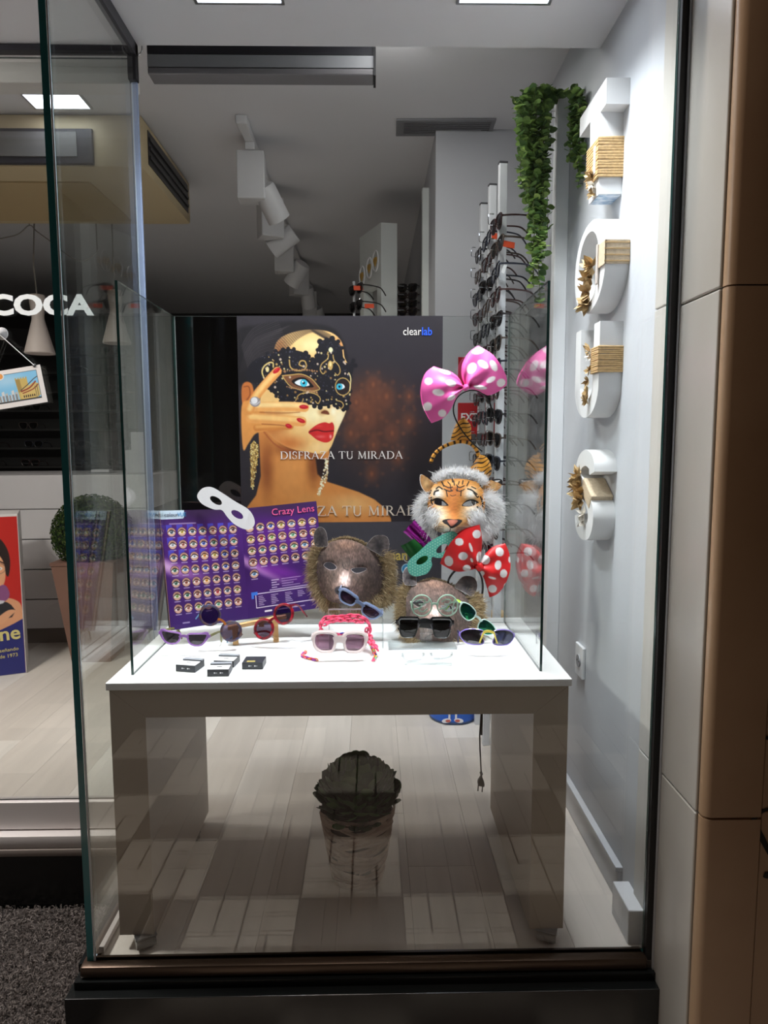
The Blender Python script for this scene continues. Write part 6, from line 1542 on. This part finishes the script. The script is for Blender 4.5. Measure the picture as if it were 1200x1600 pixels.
B().lathe([(.104, .012), (.104, .22), (.100, .22), (.1, .014)], 32).build('body', TNB, tn, smooth=True)
for x_, m_ in ((-.028, 'w'), (.0, 'w')):
    B().box(x_-.004, x_+.004, -.1075, -.103, .03, .08).build('white_mark', mat('mark_white', (226, 226, 230), .5), tn)
    B().prism(ell(x_+(-.012 if x_ < 0 else .012), .022, .020, .009, .15 if x_ < 0 else -.15, 14), (), -.108, -.1035).build('white_mark', MATS['mark_white'], tn, fix=True)
    B().prism(ell(x_+(-.006 if x_ < 0 else .006), .022, .011, .006, 0, 12), (), -.1085, -.1035).build('red_mark', mat('mark_red', (190, 90, 80), .5), tn, fix=True)
cb = thing('wooden_box', 'small tan wooden box fixed low on the grey pier below the red bow', 'box', (.51, 2.92, .30))
B().box(-.055, .055, -.10, -.001, 0, .155, bev=.002).build('body', mat('cardboard', (196, 160, 108), .8, noise=(6, .1)), cb)
B().box(-.058, .058, -.104, -.001, .155, .166, bev=.002).build('lid', mat('wood_lid', (206, 172, 120), .7), cb)

# ------------------------------------------------------------------ far right of the shop: niche unit, side board, rods
un = thing('display_unit', 'tall white niche unit with golden hearts standing deep in the shop', 'display unit', (0, 0, 0))
UW = mat('unit_white', (206, 210, 208), .5)
c0, c1, c2, c3 = Vector((.050, 3.50, 0)), Vector((.130, 3.515, 0)), Vector((.021, 3.771, 0)), Vector((-.059, 3.756, 0))
u_ = (c3-c0); ulen = u_.length; un_ = u_.normalized(); MU = Matrix.Translation(c0) @ Matrix(((un_.x, .0, 0, 0), (un_.y, .0, 0, 0), (0, 0, 1, 0), (0, 0, 0, 1)))
def U2(a, z, d=0): return c0+un_*a+(c1-c0)*d+Vector((0, 0, z))
H_ = 2.272
outer_ = [(0, 0), (ulen, 0), (ulen, H_), (0, H_)]; hole_ = [(.05, .5), (ulen-.05, .5), (ulen-.05, 1.985), (.05, 1.985)]
flat_ = outer_+hole_; tri = tessellate_polygon([[Vector((*p, 0)) for p in outer_], [Vector((*p, 0)) for p in hole_]])
b = B(); vs = [U2(*p, 0) for p in flat_]+[U2(*p, 1) for p in flat_]; fs = [t for t in tri]+[tuple(i+8 for i in reversed(t)) for t in tri]
for o_ in (0, 4):
    for i in range(4): fs.append((o_+i, o_+(i+1) % 4, 8+o_+(i+1) % 4, 8+o_+i))
b.add(vs, fs); b.build('body', UW, un, fix=True)
b = B(); b.add([U2(.05, .5, .6), U2(ulen-.05, .5, .6), U2(ulen-.05, 1.985, .6), U2(.05, 1.985, .6)], [(0, 1, 2, 3)]); b.build('niche_back', mat('niche_grey', (150, 150, 150), .6), un)
GH = mat('heart_gold', (190, 150, 70), .5); RW = mat('ring_white', (226, 226, 228), .5)
for a, z in ((.055, 2.10), (.135, 2.085), (.235, 2.065)):
    nrm2 = (c0-c1).normalized(); up = Vector((0, 0, 1)); cc_ = U2(a, z)+nrm2*.006
    b = B(); b.tube([cc_+un_*(.034*math.cos(t_))+up*(.05*math.sin(t_)) for t_ in np.linspace(0, 2*PI, 20, endpoint=False)], .004, 6, closed=True); b.build('ring', RW, un, smooth=True)
    hp_ = [(16*math.sin(t_)**3, 13*math.cos(t_)-5*math.cos(2*t_)-2*math.cos(3*t_)-math.cos(4*t_)) for t_ in np.linspace(0, 2*PI, 22, endpoint=False)]
    b = B(); n_ = len(hp_); vs = [cc_+un_*(p[0]*.0013)+up*(p[1]*.0016)+nrm2*d_ for d_ in (0, .004) for p in hp_]
    b.add(vs, [tuple(range(n_)), tuple(reversed(range(n_, 2*n_)))]+[(i, (i+1) % n_, n_+(i+1) % n_, n_+i) for i in range(n_)]); b.build('heart', GH, un, fix=True)
p = at(660, 293, 3.25); p2 = at(672.5, 293, 3.25)
sb = thing('side_board', 'narrow upright white board edge beside the grey pier deep in the shop', 'board', (0, 0, 0))
B().box(p.x, p2.x, 3.25, 3.30, 0, p.z, bev=.003).build('board', UW, sb); B().box(p2.x, .2655, 3.262, 3.30, 0, p.z-.06).build('backing', mat('board_grey', (150, 152, 156), .6), sb)
# glasses by the niche unit with orange tags, others on rods at the far wall
p = at(556, 452, 3.38); put_glasses(p, (0, 0, -PI/2+.55), 0, 'upper dark pair with orange tag beside the tall white niche unit', 'sunglasses by the niche unit')
p = at(556, 478, 3.38); put_glasses(p, (0, 0, -PI/2+.5), 0, 'lower dark pair with orange tag beside the tall white niche unit', 'sunglasses by the niche unit')
nr = thing('eyewear_rod', 'clear low rod carrying two dark pairs at the niche unit', 'display rod', (0, 0, 0))
p = at(553, 440, 3.42); B().tube([(p.x, 3.42, 0), (p.x, 3.42, p.z)], .006, 8).build('pole', RP, nr)
for py in (452, 478): q_ = at(553, py, 3.42); B().tube([q_, q_+Vector((.02, -.04, 0)), q_+Vector((.03, -.045, .03))], .0016, 5).build('hook', CHROME, nr)
ptag(560, 450, 3.34, TAG, 'orange tag on the upper pair beside the niche unit', .046, .020, -.05); ptag(577, 478, 3.34, TAG, 'orange tag on the lower pair beside the niche unit', .046, .020, -.05)
fr_ = thing('wall_rods', 'metal wall rods carrying dark pairs at the far wall right of the niche unit', 'display rod', (.266, 3.9, 0))
for i in range(4):
    z = [at(640, y_, 3.9).z for y_ in (449, 462, 474, 486)][i]
    B().tube([(0, 0, z), (-.13, -.02, z+.004)], .005, 6).build('rod', CHROME, fr_)
    put_glasses((.20, 3.87, z-.01), (0, .1, -PI/2+.9), 1 if i % 2 else 0, 'dark pair, %s one on the metal wall rods right of the niche unit' % ('topmost', 'second', 'third', 'lowest')[i], 'sunglasses on the wall rods')

# ================================================================== LEFT PART OF THE SHOP
ctr = thing('counter', 'white counter with long drawers behind the set-back left window', 'counter', (-1.30, 4.02, 0), (0, 0, .06))
CW = mat('counter_white', (206, 202, 204), .5)
B().box(-2.2, 0, .03, .62, .10, .815).build('body', mat('counter_body', (120, 116, 116), .6), ctr)
B().box(-2.22, .02, 0, .64, .815, 1.01, bev=.004).build('worktop', CW, ctr)
B().box(-2.15, -.02, .07, .60, 0, .10).build('plinth', mat('counter_plinth', (120, 110, 104), .6), ctr)
for r in range(4):
    for c in range(2):
        x0 = -2.2+c*1.1
        B().box(x0+.003, x0+1.097, .008, .03, .105+r*.178, .105+r*.178+.172, bev=.002).build('drawer', CW, ctr)
# boxwood ball in a tapered brown pot
bw = thing('potted_boxwood', 'clipped boxwood ball in a tall tapered brown pot seen through the left pane', 'plant', (-1.545, 3.78, 0))
def taper(b, w0, w1, z0, z1): b.add([(-w0,-w0,z0),(w0,-w0,z0),(w0,w0,z0),(-w0,w0,z0),(-w1,-w1,z1),(w1,-w1,z1),(w1,w1,z1),(-w1,w1,z1)], [(3,2,1,0),(4,5,6,7),(0,1,5,4),(1,2,6,5),(2,3,7,6),(3,0,4,7)]); return b
taper(B(), .105, .165, 0, .555).build('pot', mat('pot_brown', (126, 92, 78), .6, noise=(5, .15)), bw)
B().box(-.168, .168, -.168, .168, .545, .562).build('rim', mat('pot_rim', (112, 80, 68), .6), bw)
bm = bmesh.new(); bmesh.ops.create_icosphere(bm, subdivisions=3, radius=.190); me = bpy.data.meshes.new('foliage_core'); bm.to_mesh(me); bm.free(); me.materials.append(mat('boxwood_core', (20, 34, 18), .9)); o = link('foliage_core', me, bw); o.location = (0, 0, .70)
rr = np.random.RandomState(4); nL = 9000
d = rr.normal(0, 1, (nL, 3)); d /= np.linalg.norm(d, axis=1, keepdims=True); c0_ = d*rr.uniform(.182, .215, (nL, 1))+np.array([0, 0, .70])
a = np.cross(d, rr.normal(0, 1, (nL, 3))); a /= np.linalg.norm(a, axis=1, keepdims=True); nb = d*.5+rr.normal(0, .5, (nL, 3)); b2 = np.cross(a, nb); b2 /= np.linalg.norm(b2, axis=1, keepdims=True)
s = rr.uniform(.006, .011, (nL, 1)); P = np.stack([c0_-a*s, c0_+b2*s*.6, c0_+a*s, c0_-b2*s*.6], 1).reshape(-1, 3)
cc = np.repeat(srgb_lin(np.array([[50, 74, 34], [70, 92, 44], [36, 56, 28], [92, 108, 58]])[rr.randint(0, 4, nL)]), 4, 0)
o = grid_mesh('foliage', P, np.arange(nL*4).reshape(-1, 4), cc, bw, VCOL); o['kind'] = 'stuff'
# standee: upright box printed with a woman holding a camera
sd = thing('standee', 'red and blue upright advertising box printed with a woman holding a camera', 'standee', (0, 0, 0))
pR, pT = at(38, 1047, 3.5), at(31, 803, 3.5)
kS = 3.5/1068.97; sd.location = ((pR.x+pT.x)/2, 3.5, 0); sd.rotation_euler = (0, 0, .42); x1 = 0.0; zT_ = pT.z; wS = .45
B().box(x1-wS, x1, .003, .25, 0.0, zT_, bev=.003).build('box', mat('standee_white', (214, 208, 206), .5), sd)
hS = zT_/kS                                              # height in drawing pixels
cv = Canvas(-92, 0, 38, hS, 150, (190, 36, 30))
vb = 168
cv.poly([(-92, vb+24), (38, vb-2), (38, hS+2), (-92, hS+2)], (30, 36, 112))
cv.blob(-20, 60, 70, 120, (206, 48, 38), .6)
cv.poly([(-24, 165), (-30, 140), (-6, 128), (20, 130), (34, 138), (38, 150), (38, 166), (-20, 190)], (222, 158, 118), sm=4)      # shoulder, arm
cv.poly([(-60, 45), (-45, 30), (-10, 26), (10, 30), (22, 48), (26, 72), (22, 96), (14, 80), (-10, 58), (-50, 70)], (44, 30, 28), sm=5)
cv.poly([(-48, 62), (-20, 50), (4, 52), (16, 68), (19, 92), (14, 112), (2, 128), (-12, 136), (-30, 128), (-44, 104)], (226, 164, 124), sm=5)
cv.poly([(-24, 138), (-4, 124), (14, 108), (22, 118), (20, 132), (0, 142)], (140, 82, 130), sm=4)
cv.dot(10, 82, 5.5, (236, 226, 220), ry=3.2); cv.dot(10, 82, 2.6, (60, 60, 70)); cv.line([(2, 73), (10, 70), (18, 74)], 2, (60, 36, 30), sm=3); cv.dot(-22, 84, 6, (236, 226, 220), ry=3.4); cv.dot(-22, 84, 2.8, (60, 60, 70)); cv.line([(-32, 76), (-22, 72), (-14, 76)], 2, (60, 36, 30), sm=3)
cv.line(ell(10, 82, 9.5, 8.5, n=16)+[(19.5, 82)], .9, (90, 70, 66), .6); cv.line([(-6, 96), (-4, 102), (0, 103)], 1.2, (176, 106, 80), sm=3)
cv.dot(-4, 115, 4.2, (90, 24, 24), ry=5.5); cv.line(ell(-4, 115, 4.6, 6, n=14)+[(.6, 115)], 1.4, (190, 60, 56))
cv.poly([(-50, 136), (-20, 130), (10, 134), (24, 142), (24, 162), (-50, 170)], (40, 40, 46), sm=2); cv.poly([(-40, 136), (6, 132), (14, 138), (-36, 146)], (206, 204, 212), sm=2)
cv.dot(-8, 152, 13, (28, 28, 32)); cv.dot(-8, 152, 9, (70, 70, 80)); cv.dot(-8, 152, 5.5, (22, 22, 26)); cv.dot(-9, 150, 1.8, (190, 190, 200))
cv.poly([(-6, 172), (6, 160), (20, 150), (30, 152), (22, 160), (10, 172)], (226, 164, 124), sm=4)
cv.mesh('print', lambda U, V: np.stack([x1-.004+(U-38)*kS*wS/(130*kS), np.full(U.shape, .0025), zT_-.012-V*(zT_-.016)/hS], -1), sd)
GY = mat('standee_gold', (214, 200, 130), .5)
text_mesh('title_lettering', 'one', .100, GY, sd, (x1-.170, .0, .185), rot=(PI/2, -.04, 0), sx=1.0, offset=.002)
text_mesh('small_lettering', 'y diseñando', .026, GY, sd, (x1-.155, .0, .125), rot=(PI/2, -.04, 0)); text_mesh('small_lettering', 'desde 1973', .026, GY, sd, (x1-.155, .0, .093), rot=(PI/2, -.04, 0))
# pendant lamps with cone shades, cables swagged along the ceiling
PN = mat('pendant_shade', (190, 178, 172), .6)
def pendant(px, pyt, pyb, Y, label, ceil):
    zt_, zb_ = at(px, pyt, Y).z, at(px, pyb, Y).z; h = zt_-zb_; p = at(px, (pyt+pyb)/2, Y)
    t = thing('pendant_lamp', label, 'pendant lamp', (p.x, Y, zb_), group='cone pendant lamps')
    B().lathe([(.070, 0), (.073, .004), (.030, h*.58), (.029, h*.64), (.040, h*.97), (.036, h), (0, h), (0, h-.004), (.030, h-.006), (.025, h*.62), (.066, .006)], 28).build('shade', PN, t, smooth=True)
    B().tube([(0, 0, h), (ceil[0]*.3, 0, h+.15), (ceil[0], ceil[1], ZC-zb_)], .004, 6).build('cord', mat('cord_grey', (150, 146, 142), .6), t)
    B().lathe([(.012, 0), (.03, .03), (.03, .036), (0, .04)], 16, c=(0, 0, h*.45)).build('bulb', mat('bulb_off', (220, 216, 206), .3), t, smooth=True)
pendant(60, 461, 553, 3.60, 'white cone pendant lamp left of the front glass corner', (-.03, .1))
pendant(181, 454, 537, 3.75, 'second white cone pendant lamp seen through the left pane', (0, 0))
sw = thing('swag_cable', 'thin pale cable swagged in arcs under the shop ceiling at left', 'cable', (0, 0, 0))
B().tube([at(a, b_, 3.62) for a, b_ in smooth_pts([(-60, 385), (0, 373), (28, 366), (46, 352), (58, 362), (80, 378), (105, 398), (125, 408), (140, 404), (152, 392)], 5, False)], .003, 5).build('cable', MATS['cord_grey'], sw, smooth=True)
B().tube([at(46, 352, 3.62), Vector((at(46, 352, 3.62).x, 3.62, ZC))], .003, 5).build('ceiling_drop', MATS['cord_grey'], sw)
B().tube([at(152, 392, 3.62), Vector((at(152, 392, 3.62).x, 3.62, ZC))], .003, 5).build('ceiling_drop', MATS['cord_grey'], sw)
# dark shelves with frames behind the counter
sh = thing('wall_shelves', 'dark wall shelves for frames behind the white counter', 'shelf', (-2.15, 4.9, 0))
SHD = mat('shelf_dark', (24, 23, 23), .6)
B().box(-.95, .45, .10, .14, .9, 2.0).build('back_panel', SHD, sh)
for i in range(7): B().box(-.95, .45, -.06, .10, 1.02+i*.13, 1.034+i*.13).build('shelf', mat('shelf_board', (34, 33, 32), .5), sh)
for i in range(7):
    for j in range(4):
        put_glasses((-2.70+j*.30+.03*(i % 2), 4.86, 1.056+i*.13), (0, 0, R.uniform(-.1, .1)), (i+j) % 4, 'dark pair, %s along the %s shelf from the bottom behind the counter' % (('first', 'second', 'third', 'fourth', 'fifth', 'sixth')[j], ('lowest', 'second', 'third', 'fourth', 'fifth', 'sixth', 'seventh')[i]), 'sunglasses on the wall shelves')
bx1 = thing('white_box', 'small off-white carton on the counter seen through the left pane', 'box', (-1.44, 4.28, 1.0975), (0, 0, .2))
B().box(-.075, .075, -.06, .06, 0, .14, bev=.003).build('carton', mat('carton_white', (190, 186, 190), .6), bx1); B().box(-.045, .03, -.02, .03, .14, .25).build('leaflet', mat('leaflet', (200, 196, 200), .6), bx1)
bx1.location.z = 1.0105
gh = thing('glass_tray', 'clear plastic tray on the counter left of the off-white carton', 'tray', (-1.66, 4.25, 1.0105))
B().box(-.07, .07, -.05, .05, 0, .006).build('base', ACRYL, gh); B().box(-.07, .07, .046, .05, .006, .07).build('back', ACRYL, gh); B().box(-.06, .05, -.03, .03, .006, .022, bev=.003).build('card_stack', mat('card_stack', (196, 192, 196), .6), gh)

# ------------------------------------------------------------------ postcard hung in the set-back window
YC_ = YS-.004
pc = thing('postcard', 'postcard of a tan tower under blue sky hung by strings in the left window', 'postcard', at(24, 606, YC_), (0, -.155, 0))
kp = YC_/1068.97; cw, ch = 88, 57
cv = Canvas(-cw/2, -ch/2, cw/2, ch/2, 200, (236, 230, 226))
fr0 = cv.poly([(-38, -22), (37, -22), (37, 21), (-38, 21)], (60, 60, 66)); sky = cv.poly([(-37.4, -21.4), (36.4, -21.4), (36.4, 20.4), (-37.4, 20.4)], (132, 196, 232))
cv.blob(-10, -12, 40, 14, (190, 220, 238), .6, clip=sky)
cv.poly([(2, -12), (20, -12), (21, 6), (24, 6), (24, 20), (4, 20)], (206, 178, 100)); cv.poly([(2, -12), (9, -12), (10, 8), (4, 8)], (168, 140, 76))
for i in range(5): cv.poly([(2+i*4, -14), (4+i*4, -14), (4+i*4, -11.5), (2+i*4, -11.5)], (196, 168, 92))
cv.poly([(6, 7), (28, -4), (36, -2), (36, 16), (28, 20), (8, 20)], (214, 186, 112)); cv.line([(8, 7), (22, 3), (32, -5)], 2.2, (150, 66, 44), sm=3); cv.line([(10, 10), (26, 6), (35, 0)], 1.6, (150, 66, 44), sm=3); cv.line([(8, 5), (20, -2), (30, -9), (36, -12)], 1.2, (70, 62, 60))
for i in range(6): cv.dot(11+i*3.2, 15, 1, (60, 44, 34), ry=2)
for i in range(8): cv.poly([(-37+i*5, 4+(i % 3)*3), (-33+i*5, 3+(i % 3)*3), (-33+i*5, 20), (-37+i*5, 20)], ((214, 214, 212), (190, 190, 186), (226, 224, 220))[i % 3]); cv.line([(-36+i*5, 10), (-36+i*5, 18)], .8, (70, 70, 76)); cv.line([(-34.6+i*5, 10), (-34.6+i*5, 18)], .8, (70, 70, 76))
cv.line([(-37, 19.5), (36, 19.5)], 1.6, (60, 56, 52)); cv.line([(30, 2), (30, 19)], .8, (70, 66, 60)); cv.line([(33, 0), (33, 19)], .8, (70, 66, 60))
cv.dot(-22, -20, 9, (230, 226, 222), ry=6); cv.dot(-25, -20, 5, (206, 70, 50), ry=4); cv.dot(-19, -20, 4, (226, 150, 70), ry=4); cv.dot(-22, -19, 2, (90, 150, 200))
cv.mesh('print', lambda U, V: np.stack([U*kp, np.full(U.shape, -.0009), -V*kp], -1), pc, PRINTM)
B().box(-cw/2*kp, cw/2*kp, -.0006, .0006, -ch/2*kp, ch/2*kp).build('card', mat('card_stock', (238, 234, 230), .6), pc)
sc = thing('suction_hook', 'clear suction cup with strings holding the postcard on the left window', 'hook', at(2, 521, YS-.001))
B().lathe([(.018, .004), (.017, .0), (.012, -.003), (.006, -.006), (0, -.007)], 24, M=Matrix.Rotation(-PI/2, 4, 'X')).build('cup', mat('cup_clear', (190, 190, 192), .12, coat=1), sc, smooth=True)
B().tube([(.0, -.006, -.004), (.0, -.012, -.006), (.0, -.014, .002)], .002, 6).build('peg', CHROME, sc, smooth=True)
q0 = at(2, 521, YS-.001); e1_ = at(54, 571, YC_)-q0; e2_ = at(-20, 586, YC_)-q0
B().tube([(0, -.012, -.004), e1_+Vector((0, -.002, 0))], .0013, 5).build('string', mat('string_white', (226, 224, 222), .7), sc); B().tube([(0, -.012, -.004), e2_+Vector((0, -.002, 0))], .0013, 5).build('string', MATS['string_white'], sc)
B().lathe([(.005, 0), (.005, .002), (0, .003)], 10, M=Matrix.Translation(e1_) @ Matrix.Rotation(PI/2, 4, 'X')).build('clip', METAL, sc)
